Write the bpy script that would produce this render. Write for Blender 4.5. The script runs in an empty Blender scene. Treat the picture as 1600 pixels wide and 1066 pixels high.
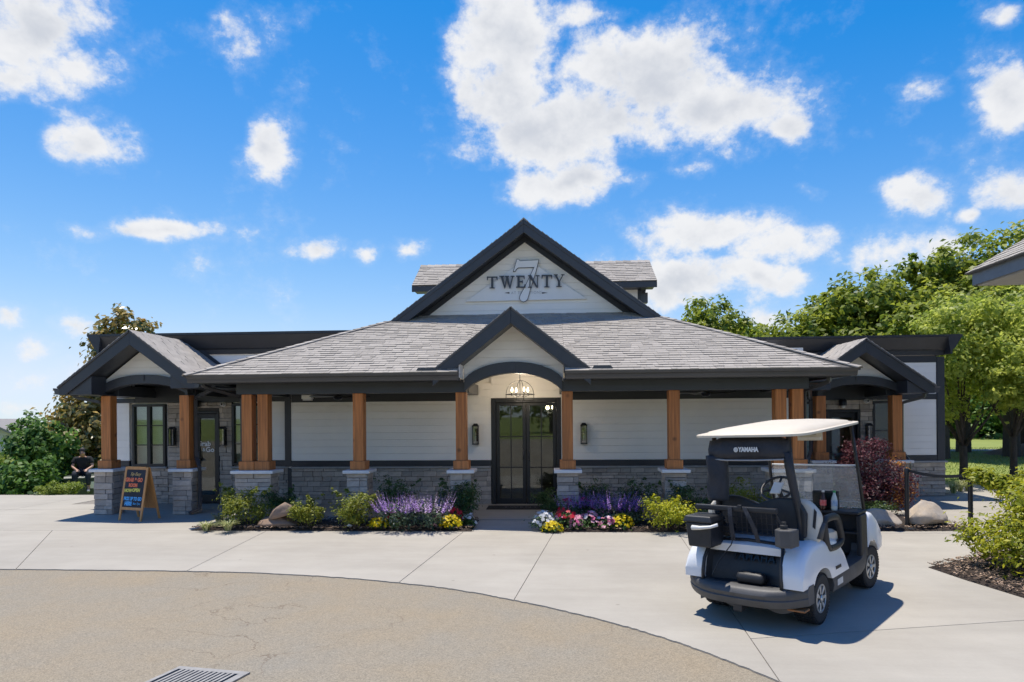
import bpy, bmesh, math, random
import numpy as np
from mathutils import Vector, Matrix
R = math.radians
random.seed(7)
rng = np.random.default_rng(7)
SC = bpy.context.scene
COL = SC.collection

# ------------------------------------------------------------------ camera
CAM_H, YAW, ROLL = 1.9, R(3.5), R(0.45)
cam_d = bpy.data.cameras.new('camera')
cam = bpy.data.objects.new('camera', cam_d)
COL.objects.link(cam)
cam_d.sensor_width = 36.0
cam_d.lens = 22.5
cam_d.shift_y = 118.0 / 1600.0
cam_d.clip_start = 0.05
cam_d.clip_end = 3000.0
_r = Vector((math.cos(YAW), math.sin(YAW), 0)); _u = Vector((0, 0, 1)); _f = Vector((-math.sin(YAW), math.cos(YAW), 0))
_r2 = _r * math.cos(ROLL) - _u * math.sin(ROLL); _u2 = _u * math.cos(ROLL) + _r * math.sin(ROLL)
_m = Matrix.Identity(4)
for _i in range(3):
    _m[_i][0] = _r2[_i]; _m[_i][1] = _u2[_i]; _m[_i][2] = -_f[_i]
_m.translation = Vector((0, 0, CAM_H))
cam.matrix_world = _m
SC.camera = cam

# ------------------------------------------------------------------ sun, sky, exposure
SUN_OFF = Vector((0.15, -0.185, -1.0))            # how a shadow moves for one metre of height
_sd = SUN_OFF.normalized()
SUN_EL = math.asin(-_sd.z)
SUN_AZ = math.atan2(-_sd.x, -_sd.y)               # clockwise from +Y
sun_d = bpy.data.lights.new('sun', 'SUN')
sun_d.energy = 2.05
sun_d.angle = R(0.53)
sun_d.color = (1.0, 0.93, 0.82)
sun = bpy.data.objects.new('sun', sun_d)
sun.rotation_euler = _sd.to_track_quat('-Z', 'Y').to_euler()
sun.location = (0, 20, 40)
COL.objects.link(sun)
SC.view_settings.view_transform = 'Standard'
SC.view_settings.look = 'None'
SC.view_settings.exposure = 1.5
SC.view_settings.gamma = 1.0
SC.view_settings.use_curve_mapping = False
SC.cycles.use_denoising = True
SC.cycles.max_bounces = 8
SC.cycles.diffuse_bounces = 4
SC.cycles.transparent_max_bounces = 16
SC.cycles.caustics_reflective = False
SC.cycles.caustics_refractive = False

def build_world():
    w = bpy.data.worlds.new('World'); SC.world = w; w.use_nodes = True
    nt = w.node_tree; nt.nodes.clear(); N = nt.nodes.new; L = nt.links.new
    def M(op, a, b=None, c=None):
        n = N('ShaderNodeMath'); n.operation = op
        for i, v in enumerate((a, b, c)):
            if v is None: continue
            if isinstance(v, (int, float)): n.inputs[i].default_value = v
            else: L(v, n.inputs[i])
        return n.outputs[0]
    sky = N('ShaderNodeTexSky'); sky.sky_type = 'NISHITA'; sky.sun_disc = False
    sky.sun_elevation = SUN_EL; sky.sun_rotation = SUN_AZ
    sky.altitude = 200; sky.air_density = 1.0; sky.dust_density = 0.0; sky.ozone_density = 2.5
    # a clear, contrasty summer sky: deeper blue overhead, haze near the horizon held back
    def VM(op, a, b):
        n = N('ShaderNodeVectorMath'); n.operation = op; L(a, n.inputs[0]); n.inputs[1].default_value = b
        return n.outputs[0]
    KD = 1 / (.15 * 2 ** 1.30)
    k1 = VM('MULTIPLY', VM('SUBTRACT', sky.outputs[0], (1.25, .75, .0)), (.187 * KD, .152 * KD, .168 * KD))
    k1 = VM('MAXIMUM', k1, (.02 * KD, .10 * KD, .3 * KD))
    def soft(v, cap):                                 # v*cap/(v^4+cap^4)^(1/4), channel by channel
        q = VM('DIVIDE', v, cap)
        sp = N('ShaderNodeSeparateXYZ'); L(q, sp.inputs[0]); cb_ = N('ShaderNodeCombineXYZ')
        for i in range(3):
            L(M('DIVIDE', sp.outputs[i], M('POWER', M('ADD', M('POWER', sp.outputs[i], 4.0), 1.0), .25)), cb_.inputs[i])
        return VM('MULTIPLY', cb_.outputs[0], cap)
    skyc = soft(k1, (.66 * KD, .80 * KD, .98 * KD))
    tc = N('ShaderNodeTexCoord')
    sep = N('ShaderNodeSeparateXYZ'); L(tc.outputs['Generated'], sep.inputs[0])
    dy = M('MAXIMUM', M('ABSOLUTE', sep.outputs[1]), 0.02)
    u0 = M('DIVIDE', sep.outputs[0], dy); v0 = M('DIVIDE', sep.outputs[2], dy)
    # ragged edges: displace the sky coordinates with noise
    def noise(vec, s, det, rough=0.55, off=0.0):
        mp = N('ShaderNodeMapping'); mp.inputs['Scale'].default_value = (s, s, s * 1.25); mp.inputs['Location'].default_value = (off, off * .7, off * 1.3)
        L(vec, mp.inputs[0])
        t = N('ShaderNodeTexNoise'); t.inputs['Scale'].default_value = 1.0; t.inputs['Detail'].default_value = det
        t.inputs['Roughness'].default_value = rough; L(mp.outputs[0], t.inputs['Vector'])
        return t
    dirv = tc.outputs['Generated']
    wn = noise(dirv, 7.0, 4, 0.6, 3.1)
    sw = N('ShaderNodeSeparateColor'); L(wn.outputs['Color'], sw.inputs[0])
    u = M('ADD', u0, M('MULTIPLY', M('SUBTRACT', sw.outputs[0], 0.5), 0.12))
    v = M('ADD', v0, M('MULTIPLY', M('SUBTRACT', sw.outputs[1], 0.5), 0.08))
    blobs = [  # where cumulus stands in this sky: tangent east, tangent up, radii, weight
        (70, 40, 120, 70, 1.0), (140, 95, 90, 48, .9), (30, 110, 70, 40, .9), (150, 215, 62, 36, .85), (95, 205, 30, 16, .6),
        (425, 228, 44, 42, .85), (580, 75, 24, 34, .62), (800, 60, 80, 75, 1.0), (790, 150, 65, 60, .9), (850, 205, 95, 48, 1.0),
        (735, 235, 55, 22, .75), (1020, 110, 115, 75, 1.1), (1130, 170, 110, 58, 1.1), (1225, 205, 48, 30, .9), (960, 190, 90, 60, 1.0), (950, 20, 60, 25, .75),
        (900, 283, 88, 28, .95), (985, 285, 40, 20, .7), (1120, 355, 110, 30, .95), (1200, 385, 100, 30, .85), (1075, 435, 130, 36, 1.0), (1200, 440, 60, 22, .8),
        (245, 350, 88, 15, .8), (485, 388, 42, 19, .85), (637, 393, 32, 20, .85), (570, 395, 22, 16, .6), (1425, 315, 42, 27, .9), (1570, 302, 46, 32, .9),
        (1578, 150, 44, 44, .85), (1278, 305, 25, 15, .7), (1440, 140, 36, 16, .55), (1585, 30, 24, 15, .7), (1515, 340, 20, 11, .65), (15, 492, 30, 24, .75), (125, 506, 36, 16, .6),
        (52, 542, 30, 14, .6), (60, 590, 120, 18, .55), (40, 625, 120, 14, .5), (1370, 400, 80, 28, .6), (1085, 268, 24, 13, .5), (1200, 505, 60, 22, .6), (1460, 395, 60, 20, .6),
    ]
    uvn = N('ShaderNodeCombineXYZ'); L(u, uvn.inputs[0]); L(v, uvn.inputs[1]); uv = uvn.outputs[0]
    tot = None
    ct, st = math.cos(YAW), math.sin(YAW)
    for (px, py, rx, ry, wt) in blobs:
        uu = (px - 800) / 1000.0; vv = (651 - py) / 1000.0
        wx, wy = uu * ct - st, uu * st + ct
        a0, b0 = wx / wy, vv / wy
        ra, rb = rx / 1000.0 * 1.05, ry / 1000.0 * 1.05
        ma = N('ShaderNodeVectorMath'); ma.operation = 'MULTIPLY_ADD'; L(uv, ma.inputs[0]); ma.inputs[1].default_value = (1 / ra, 1 / rb, 0); ma.inputs[2].default_value = (-a0 / ra, -b0 / rb, 0)
        ln = N('ShaderNodeVectorMath'); ln.operation = 'LENGTH'; L(ma.outputs[0], ln.inputs[0])
        g = M('MULTIPLY_ADD', ln.outputs['Value'], -.72 * wt, 1.22 * wt)
        tot = g if tot is None else M('MAXIMUM', tot, g)
    n1 = noise(dirv, 7.0, 12, 0.66, 0.0)
    n2 = noise(dirv, 3.2, 7, 0.6, 5.7)
    n3 = noise(dirv, 26.0, 5, 0.6, 1.7)
    # the rest of the sky: scattered small cumulus of the same kind
    rest = M('MULTIPLY', M('SUBTRACT', n2.outputs[0], 0.52), 2.0)
    dens = M('ADD', M('MAXIMUM', tot, rest), M('MULTIPLY', M('SUBTRACT', n1.outputs[0], 0.5), 3.0))
    dens = M('ADD', dens, M('MULTIPLY', M('SUBTRACT', n3.outputs[0], 0.5), 0.8))
    mr = N('ShaderNodeMapRange'); mr.interpolation_type = 'SMOOTHSTEP'; L(dens, mr.inputs[0])
    mr.inputs[1].default_value = 0.24; mr.inputs[2].default_value = 0.86
    mr.inputs[3].default_value = 0.0; mr.inputs[4].default_value = 0.97
    wp = N('ShaderNodeMapRange'); wp.interpolation_type = 'SMOOTHSTEP'; L(dens, wp.inputs[0]); wp.inputs[1].default_value = .02; wp.inputs[2].default_value = .75; wp.inputs[3].default_value = 0; wp.inputs[4].default_value = .22
    mask = M('MULTIPLY', M('MAXIMUM', mr.outputs[0], wp.outputs[0]), M('GREATER_THAN', sep.outputs[2], -0.02))
    va = N('ShaderNodeVectorMath'); va.operation = 'ADD'; L(dirv, va.inputs[0]); va.inputs[1].default_value = (-.012, 0, .030)
    n1b = noise(va.outputs[0], 7.0, 5, 0.6, 0.0)
    relief = M('MULTIPLY', M('SUBTRACT', n1b.outputs[0], n1.outputs[0]), 2.4)
    # cloud tone: thick cores slightly grey-blue, thin edges white
    core = N('ShaderNodeMapRange'); core.interpolation_type = 'SMOOTHSTEP'; L(M('ADD', M('ADD', dens, relief), M('MULTIPLY', M('SUBTRACT', n2.outputs[0], .5), 0.9)), core.inputs[0])
    core.inputs[1].default_value = 0.62; core.inputs[2].default_value = 1.6
    cc = N('ShaderNodeMixRGB'); L(core.outputs[0], cc.inputs[0])
    cc.inputs[1].default_value = (2.12, 2.13, 2.16, 1); cc.inputs[2].default_value = (1.50, 1.57, 1.71, 1)
    mx = N('ShaderNodeMixRGB'); L(mask, mx.inputs[0]); L(skyc, mx.inputs[1]); L(cc.outputs[0], mx.inputs[2])
    bg = N('ShaderNodeBackground'); bg.inputs['Strength'].default_value = 0.15
    L(mx.outputs[0], bg.inputs[0])
    out = N('ShaderNodeOutputWorld'); L(bg.outputs[0], out.inputs[0])
build_world()

# ------------------------------------------------------------------ helpers
def ray(x, y):                                   # a pixel of the photograph as a world ray from the camera
    u_, v_ = x - 800.0, 651.0 - y
    c, s = math.cos(ROLL), math.sin(ROLL)
    a, b = c * u_ + s * v_, -s * u_ + c * v_
    return Vector((a * math.cos(YAW) - 1000 * math.sin(YAW), a * math.sin(YAW) + 1000 * math.cos(YAW), b))
def PY(x, y, Y):
    r = ray(x, y); t = Y / r.y
    return Vector((r.x * t, Y, CAM_H + r.z * t))
def PG(x, y, z=0.0):
    r = ray(x, y); t = (z - CAM_H) / r.z
    return Vector((r.x * t, r.y * t, z))

MATS = {}
def pm(name, col, rough=.6, var=.12, vs=4., bump=0., bs=60., metal=0., spec=.5, tint=False, rnd=0., col2=None, stretch=(1, 1, 1), detail=5., fine=0., fs=80., coat=0., bdist=.01):
    if name in MATS: return MATS[name]
    m = bpy.data.materials.new(name); m.use_nodes = True
    nt = m.node_tree; N = nt.nodes.new; L = nt.links.new
    bs_ = nt.nodes['Principled BSDF']
    bs_.inputs['Roughness'].default_value = rough; bs_.inputs['Metallic'].default_value = metal
    bs_.inputs['Specular IOR Level'].default_value = spec
    bs_.inputs['Coat Weight'].default_value = coat
    tc = N('ShaderNodeTexCoord'); mp = N('ShaderNodeMapping'); mp.inputs['Scale'].default_value = stretch
    L(tc.outputs['Object'], mp.inputs[0])
    nz = N('ShaderNodeTexNoise'); nz.inputs['Scale'].default_value = vs; nz.inputs['Detail'].default_value = detail; nz.inputs['Roughness'].default_value = .62
    L(mp.outputs[0], nz.inputs['Vector'])
    mr = N('ShaderNodeMapRange'); mr.inputs[1].default_value = .3; mr.inputs[2].default_value = .7; L(nz.outputs[0], mr.inputs[0])
    mx = N('ShaderNodeMixRGB'); L(mr.outputs[0], mx.inputs[0])
    c2 = col2 if col2 else tuple(min(1, c * (1 + var)) for c in col)
    c1 = col if col2 else tuple(c * (1 - var) for c in col)
    mx.inputs[1].default_value = (*c1, 1); mx.inputs[2].default_value = (*c2, 1)
    cur = mx.outputs[0]
    def mul(val_socket, lo, hi, cur):
        k = N('ShaderNodeMapRange'); L(val_socket, k.inputs[0]); k.inputs[3].default_value = lo; k.inputs[4].default_value = hi
        k.clamp = False
        q = N('ShaderNodeVectorMath'); q.operation = 'SCALE'; L(cur, q.inputs[0]); L(k.outputs[0], q.inputs['Scale'])
        return q.outputs[0]
    if fine:
        fn = N('ShaderNodeTexNoise'); fn.inputs['Scale'].default_value = fs; fn.inputs['Detail'].default_value = 3; L(mp.outputs[0], fn.inputs['Vector'])
        cur = mul(fn.outputs[0], 1 - fine, 1 + fine, cur)
    if tint:
        at = N('ShaderNodeAttribute'); at.attribute_name = 'tint'; cur = mul(at.outputs['Fac'], 0, 1, cur)
    if rnd:
        oi = N('ShaderNodeObjectInfo'); cur = mul(oi.outputs['Random'], 1 - rnd, 1 + rnd, cur)
    L(cur, bs_.inputs['Base Color'])
    if bump:
        bn = N('ShaderNodeTexNoise'); bn.inputs['Scale'].default_value = bs; bn.inputs['Detail'].default_value = 4; L(mp.outputs[0], bn.inputs['Vector'])
        bp = N('ShaderNodeBump'); bp.inputs['Strength'].default_value = bump; bp.inputs['Distance'].default_value = bdist
        L(bn.outputs[0], bp.inputs['Height']); L(bp.outputs[0], bs_.inputs['Normal'])
    MATS[name] = m
    return m
def leafmat(name, dark, light, trans=.3, rough=.5, spec=.4):
    if name in MATS: return MATS[name]
    m = bpy.data.materials.new(name); m.use_nodes = True
    nt = m.node_tree; N = nt.nodes.new; L = nt.links.new
    b = nt.nodes['Principled BSDF']; b.inputs['Roughness'].default_value = rough; b.inputs['Specular IOR Level'].default_value = spec
    at = N('ShaderNodeAttribute'); at.attribute_name = 'tint'
    mx = N('ShaderNodeMixRGB'); L(at.outputs['Fac'], mx.inputs[0]); mx.inputs[1].default_value = (*dark, 1); mx.inputs[2].default_value = (*light, 1)
    L(mx.outputs[0], b.inputs['Base Color'])
    t = N('ShaderNodeBsdfTranslucent'); L(mx.outputs[0], t.inputs[0])
    ms = N('ShaderNodeMixShader'); ms.inputs[0].default_value = trans
    L(b.outputs[0], ms.inputs[1]); L(t.outputs[0], ms.inputs[2]); L(ms.outputs[0], nt.nodes['Material Output'].inputs[0])
    MATS[name] = m
    return m
def glassmat(name, refl=.12, tintc=(1, 1, 1), haze=0., hazec=(.8, .82, .84), rough=.02):
    m = bpy.data.materials.new(name); m.use_nodes = True
    nt = m.node_tree; nt.nodes.clear(); N = nt.nodes.new; L = nt.links.new
    tr = N('ShaderNodeBsdfTransparent'); tr.inputs[0].default_value = (*tintc, 1)
    gl = N('ShaderNodeBsdfGlossy'); gl.inputs['Roughness'].default_value = rough
    lw = N('ShaderNodeFresnel'); lw.inputs[0].default_value = 1.5
    ad = N('ShaderNodeMath'); ad.operation = 'ADD'; ad.use_clamp = True; L(lw.outputs[0], ad.inputs[0]); ad.inputs[1].default_value = refl
    ms = N('ShaderNodeMixShader'); L(ad.outputs[0], ms.inputs[0]); L(tr.outputs[0], ms.inputs[1]); L(gl.outputs[0], ms.inputs[2])
    last = ms.outputs[0]
    if haze:
        df = N('ShaderNodeBsdfDiffuse'); df.inputs[0].default_value = (*hazec, 1)
        tl = N('ShaderNodeBsdfTranslucent'); tl.inputs[0].default_value = (*hazec, 1)
        m0 = N('ShaderNodeMixShader'); m0.inputs[0].default_value = .5; L(df.outputs[0], m0.inputs[1]); L(tl.outputs[0], m0.inputs[2])
        m2 = N('ShaderNodeMixShader'); m2.inputs[0].default_value = haze
        L(last, m2.inputs[1]); L(m0.outputs[0], m2.inputs[2]); last = m2.outputs[0]
    o = N('ShaderNodeOutputMaterial'); L(last, o.inputs[0])
    MATS[name] = m
    return m
def emat(name, col, s):
    m = bpy.data.materials.new(name); m.use_nodes = True
    b = m.node_tree.nodes['Principled BSDF']; b.inputs['Base Color'].default_value = (*col, 1)
    b.inputs['Emission Color'].default_value = (*col, 1); b.inputs['Emission Strength'].default_value = s
    MATS[name] = m
    return m

def link(o, parent=None):
    COL.objects.link(o)
    if parent is not None:
        o.parent = parent
        if parent.get('_world'): o.location = -Vector(parent.location)
    return o
def thing(name, label, cat, loc=(0, 0, 0), rotz=0., group=None, world=False):
    o = bpy.data.objects.new(name, None); o.empty_display_size = .2; COL.objects.link(o)
    o.location = loc; o.rotation_euler = (0, 0, rotz); o['label'] = label; o['category'] = cat
    if group: o['group'] = group
    if world: o['_world'] = 1                     # children are given in world coordinates
    return o
def tag(o, label, cat, group=None, kind=None):
    if label: o['label'] = label
    if cat: o['category'] = cat
    if group: o['group'] = group
    if kind: o['kind'] = kind
    return o

class MB:
    def __init__(s): s.v = []; s.f = []; s.t = []; s.tc = 1.0
    def add(s, vs, fs):
        n = len(s.v); s.v += [tuple(v) for v in vs]; s.f += [tuple(i + n for i in f) for f in fs]; s.t += [s.tc] * len(fs); return s
    def box(s, x0, x1, y0, y1, z0, z1):
        return s.add([(x0, y0, z0), (x1, y0, z0), (x1, y1, z0), (x0, y1, z0), (x0, y0, z1), (x1, y0, z1), (x1, y1, z1), (x0, y1, z1)],
                     [(3, 2, 1, 0), (4, 5, 6, 7), (0, 1, 5, 4), (1, 2, 6, 5), (2, 3, 7, 6), (3, 0, 4, 7)])
    def hexa(s, p):                                # eight corners, bottom ring then top ring
        return s.add(p, [(3, 2, 1, 0), (4, 5, 6, 7), (0, 1, 5, 4), (1, 2, 6, 5), (2, 3, 7, 6), (3, 0, 4, 7)])
    def prism(s, poly, axis, a, b):                # polygon extruded along an axis
        n = len(poly)
        def P(p, d): return {'x': (d, p[0], p[1]), 'y': (p[0], d, p[1]), 'z': (p[0], p[1], d)}[axis]
        vs = [P(p, a) for p in poly] + [P(p, b) for p in poly]
        fs = [tuple(range(n - 1, -1, -1)), tuple(range(n, 2 * n))] + [(i, (i + 1) % n, n + (i + 1) % n, n + i) for i in range(n)]
        return s.add(vs, fs)
    def tube(s, pts, rad, n=8, cap=True, twist=0.):
        pts = [Vector(p) for p in pts]; k = len(pts)
        rad = rad if isinstance(rad, (list, tuple)) else [rad] * k
        ref = None; vs = []
        for i, p in enumerate(pts):
            t = (pts[min(i + 1, k - 1)] - pts[max(i - 1, 0)])
            t = t.normalized() if t.length > 1e-9 else Vector((0, 0, 1))
            if ref is None:
                ref = t.orthogonal().normalized() if abs(t.z) > .9 else t.cross(Vector((0, 0, 1))).normalized()
            ref = (ref - t * ref.dot(t)).normalized(); bi = t.cross(ref)
            for j in range(n):
                a = 2 * math.pi * j / n + twist
                vs.append(p + (ref * math.cos(a) + bi * math.sin(a)) * rad[i])
        fs = [(i * n + j, i * n + (j + 1) % n, (i + 1) * n + (j + 1) % n, (i + 1) * n + j) for i in range(k - 1) for j in range(n)]
        if cap: fs += [tuple(range(n - 1, -1, -1)), tuple((k - 1) * n + j for j in range(n))]
        return s.add(vs, fs)
    def lathe(s, prof, n=16, axis='z', c=(0, 0, 0)):
        vs = []
        for (r, h) in prof:
            for j in range(n):
                a = 2 * math.pi * j / n; q = (r * math.cos(a), r * math.sin(a), h)
                if axis == 'x': q = (q[2], q[0], q[1])
                if axis == 'y': q = (q[0], q[2], q[1])
                vs.append((q[0] + c[0], q[1] + c[1], q[2] + c[2]))
        k = len(prof)
        fs = [(i * n + j, i * n + (j + 1) % n, (i + 1) * n + (j + 1) % n, (i + 1) * n + j) for i in range(k - 1) for j in range(n)]
        fs += [tuple(range(n - 1, -1, -1)), tuple((k - 1) * n + j for j in range(n))]
        return s.add(vs, fs)
    def build(s, name, mat, parent=None, smooth=False, bevel=0., seg=2, kind=None, tint=False, auto=None):
        me = bpy.data.meshes.new(name); me.from_pydata(s.v, [], s.f); me.update()
        bm = bmesh.new(); bm.from_mesh(me); bmesh.ops.recalc_face_normals(bm, faces=bm.faces); bm.to_mesh(me); bm.free()
        if mat: me.materials.append(mat)
        if tint:
            at = me.attributes.new('tint', 'FLOAT', 'FACE'); at.data.foreach_set('value', np.array(s.t, np.float32))
        if smooth: me.polygons.foreach_set('use_smooth', [True] * len(me.polygons))
        o = bpy.data.objects.new(name, me); link(o, parent)
        if auto is not None:
            try: me.set_sharp_from_angle(angle=R(auto))
            except Exception: pass
        if bevel:
            md = o.modifiers.new('bevel', 'BEVEL'); md.width = bevel; md.segments = seg; md.limit_method = 'ANGLE'; md.angle_limit = R(35)
        if kind: o['kind'] = kind
        return o

def quads(name, V, tint, mat, parent=None, kind=None, k=4):
    n = len(V) // k
    me = bpy.data.meshes.new(name)
    me.vertices.add(len(V)); me.vertices.foreach_set('co', np.asarray(V, np.float32).ravel())
    me.loops.add(len(V)); me.loops.foreach_set('vertex_index', np.arange(len(V), dtype=np.int32))
    me.polygons.add(n); me.polygons.foreach_set('loop_start', np.arange(n, dtype=np.int32) * k)
    me.update(calc_edges=True)
    at = me.attributes.new('tint', 'FLOAT', 'FACE'); at.data.foreach_set('value', np.asarray(tint, np.float32))
    me.materials.append(mat)
    o = bpy.data.objects.new(name, me); link(o, parent)
    if kind: o['kind'] = kind
    return o
def unit(a): return a / np.maximum(np.linalg.norm(a, axis=1, keepdims=True), 1e-9)
def leaves(P, Nrm, L, W, tint, rg, fold=.12, droop=0.):
    n = len(P)
    Nrm = unit(Nrm)
    t = rg.normal(size=(n, 3)); t[:, 2] -= droop
    t = unit(t - Nrm * np.sum(t * Nrm, 1, keepdims=True)); s = np.cross(Nrm, t)
    L = np.broadcast_to(np.asarray(L, float), (n,))[:, None]; W = np.broadcast_to(np.asarray(W, float), (n,))[:, None]
    a = P - t * L * .5; b = P + s * W * .5 + Nrm * L * fold; c = P + t * L * .5; d = P - s * W * .5 + Nrm * L * fold
    V = np.stack([a, b, c, d], 1).reshape(-1, 3)
    return V
def crown(name, lobes, n, size, mat, parent, seed, clumps=160, spread=.16, shell=.72, up=.6, tlo=.0, thi=1., aspect=.5, droop=0., light_up=.35):
    rg = np.random.default_rng(seed)
    lobes = np.array(lobes, float)                 # x y z rx ry rz
    if lobes.shape[1] == 4: lobes = np.concatenate([lobes[:, :3], lobes[:, 3:4], lobes[:, 3:4], lobes[:, 3:4]], 1)
    w = (lobes[:, 3] * lobes[:, 4] * lobes[:, 5]) ** (2 / 3); w /= w.sum()
    li = rg.choice(len(lobes), clumps, p=w)
    d = unit(rg.normal(size=(clumps, 3)))
    rr = shell + (1.05 - shell) * rg.random((clumps, 1)) ** .7
    inner = rg.random((clumps, 1)) < .18; rr = np.where(inner, rr * .55, rr)
    cc = lobes[li, :3] + d * rr * lobes[li, 3:6]
    cs = spread * lobes[li, 3:6].mean(1) * rg.uniform(.6, 1.4, clumps)
    ct = np.clip(rg.normal(.45, .2, clumps), 0, 1)
    ci = rg.integers(0, clumps, n)
    off = rg.normal(size=(n, 3)) * cs[ci][:, None]; off[:, 2] *= .75
    P = cc[ci] + off
    nr = unit(off) * .7 + d[ci] * .5 + rg.normal(size=(n, 3)) * .55; nr[:, 2] += up
    sz = size * rg.uniform(.65, 1.3, n)
    tn = np.clip(ct[ci] + rg.normal(0, .16, n), 0, 1) * (thi - tlo) + tlo
    V = leaves(P, nr, sz, sz * aspect, tn, rg, droop=droop)
    return quads(name, V, tn, mat, parent)

FONT_CACHE = []
def text_mesh(name, body, size, mat, parent, origin, ex, ez, ext=.004, shear=0., bold=0., squeeze=1., space=1.):
    """flat lettering standing in a plane: ex along the line, ez up the letters"""
    cu = bpy.data.curves.new(name, 'FONT'); cu.body = body; cu.size = size; cu.extrude = ext; cu.shear = shear; cu.offset = bold; cu.space_character = space
    cu.align_x = 'CENTER'; cu.align_y = 'CENTER'; cu.resolution_u = 3
    o = bpy.data.objects.new('tmp_text', cu); COL.objects.link(o)
    dg = bpy.context.evaluated_depsgraph_get(); dg.update()
    me = bpy.data.meshes.new_from_object(o.evaluated_get(dg)); me.name = name
    bpy.data.objects.remove(o); bpy.data.curves.remove(cu)
    ex = Vector(ex).normalized(); ez = Vector(ez).normalized(); nrm = ex.cross(ez)
    for v in me.vertices:
        v.co = Vector(origin) + ex * v.co.x * squeeze + ez * v.co.y + nrm * v.co.z
    me.materials.clear(); me.materials.append(mat)
    ob = bpy.data.objects.new(name, me); link(ob, parent)
    return ob

# ------------------------------------------------------------------ materials
m_white = pm('white_siding_paint', (.89, .86, .81), .55, .035, 1.5, bump=.05, bs=90, rnd=.02)
m_dark = pm('black_blue_paint', (.028, .031, .038), .42, .12, 3, bump=.04, bs=40, rnd=.08)
m_trim = pm('charcoal_fascia_paint', (.040, .044, .053), .40, .12, 2, bump=.05, bs=35, rnd=.05)
m_gutter = pm('charcoal_metal_gutter', (.055, .056, .062), .32, .1, 2, spec=.6)
m_black = pm('black_steel', (.014, .015, .018), .38, .15, 8)
m_wood = pm('stained_cedar', (.58, .215, .060), .55, .2, 3.2, bump=.25, bs=14, col2=(.38, .135, .036), stretch=(9, 9, .55), rnd=.10, fine=.10, fs=9, detail=8)
def knots(m):
    nt = m.node_tree; N = nt.nodes.new; L = nt.links.new; b = nt.nodes['Principled BSDF']; src = b.inputs['Base Color'].links[0].from_socket
    tc = N('ShaderNodeTexCoord'); vo = N('ShaderNodeTexVoronoi'); vo.inputs['Scale'].default_value = 3.1; L(tc.outputs['Object'], vo.inputs['Vector'])
    k = N('ShaderNodeMapRange'); k.inputs[1].default_value = .05; k.inputs[2].default_value = .16; k.inputs[3].default_value = .42; k.inputs[4].default_value = 1.; L(vo.outputs['Distance'], k.inputs[0])
    wv = N('ShaderNodeTexNoise'); wv.inputs['Scale'].default_value = 1.; mp = N('ShaderNodeMapping'); mp.inputs['Scale'].default_value = (34, 34, 1.1); L(tc.outputs['Object'], mp.inputs[0]); L(mp.outputs[0], wv.inputs['Vector'])
    k2 = N('ShaderNodeMapRange'); k2.inputs[1].default_value = .3; k2.inputs[2].default_value = .7; k2.inputs[3].default_value = .72; k2.inputs[4].default_value = 1.15; L(wv.outputs[0], k2.inputs[0])
    mm = N('ShaderNodeMath'); mm.operation = 'MULTIPLY'; L(k.outputs[0], mm.inputs[0]); L(k2.outputs[0], mm.inputs[1])
    q = N('ShaderNodeVectorMath'); q.operation = 'SCALE'; L(src, q.inputs[0]); L(mm.outputs[0], q.inputs['Scale']); L(q.outputs[0], b.inputs['Base Color'])
knots(m_wood)
m_stone = pm('grey_ledge_stone', (.46, .40, .34), .8, .18, 11, bump=.7, bs=26, tint=True, fine=.10, fs=70, bdist=.012)
m_mortar = pm('dark_mortar', (.075, .07, .066), .9, .2, 20)
m_cap = pm('limestone_cap', (.74, .74, .73), .7, .07, 9, bump=.12, bs=60)
m_shingle = pm('grey_shingle', (.38, .347, .305), .88, .035, 2.2, bump=.5, bs=220, tint=True, fine=.10, fs=140)
m_roofdeck = pm('roof_felt', (.10, .095, .09), .9, .1, 4)
m_conc = pm('broom_concrete', (.378, .352, .303), .82, .06, .7, bump=.10, bs=120, fine=.05, fs=45, rnd=.025, col2=(.332, .305, .258), detail=9)
def weather(m, scale, lo, hi, sc2, streak):
    nt = m.node_tree; N = nt.nodes.new; L = nt.links.new; b = nt.nodes['Principled BSDF']; src = b.inputs['Base Color'].links[0].from_socket
    tc = N('ShaderNodeTexCoord')
    for sc, st, a, c in ((scale, (1, 1, 1), lo, hi), (sc2, (.25, 1.6, 1), *streak)):
        mp = N('ShaderNodeMapping'); mp.inputs['Scale'].default_value = st; mp.inputs['Rotation'].default_value = (0, 0, .25 if st[0] < 1 else 0); L(tc.outputs['Object'], mp.inputs[0])
        nz = N('ShaderNodeTexNoise'); nz.inputs['Scale'].default_value = sc; nz.inputs['Detail'].default_value = 8; nz.inputs['Roughness'].default_value = .7; L(mp.outputs[0], nz.inputs['Vector'])
        k = N('ShaderNodeMapRange'); k.inputs[1].default_value = .32; k.inputs[2].default_value = .68; k.inputs[3].default_value = a; k.inputs[4].default_value = c; L(nz.outputs[0], k.inputs[0])
        q = N('ShaderNodeVectorMath'); q.operation = 'SCALE'; L(src, q.inputs[0]); L(k.outputs[0], q.inputs['Scale']); src = q.outputs[0]
    # scattered small dark drips
    vo = N('ShaderNodeTexVoronoi'); vo.inputs['Scale'].default_value = 1.7; vo.inputs['Randomness'].default_value = 1; L(tc.outputs['Object'], vo.inputs['Vector'])
    k = N('ShaderNodeMapRange'); k.inputs[1].default_value = .02; k.inputs[2].default_value = .05; k.inputs[3].default_value = .72; k.inputs[4].default_value = 1.; L(vo.outputs['Distance'], k.inputs[0])
    q = N('ShaderNodeVectorMath'); q.operation = 'SCALE'; L(src, q.inputs[0]); L(k.outputs[0], q.inputs['Scale'])
    L(q.outputs[0], b.inputs['Base Color'])
weather(m_conc, .5, .90, 1.06, 2.0, (.93, 1.05))
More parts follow.
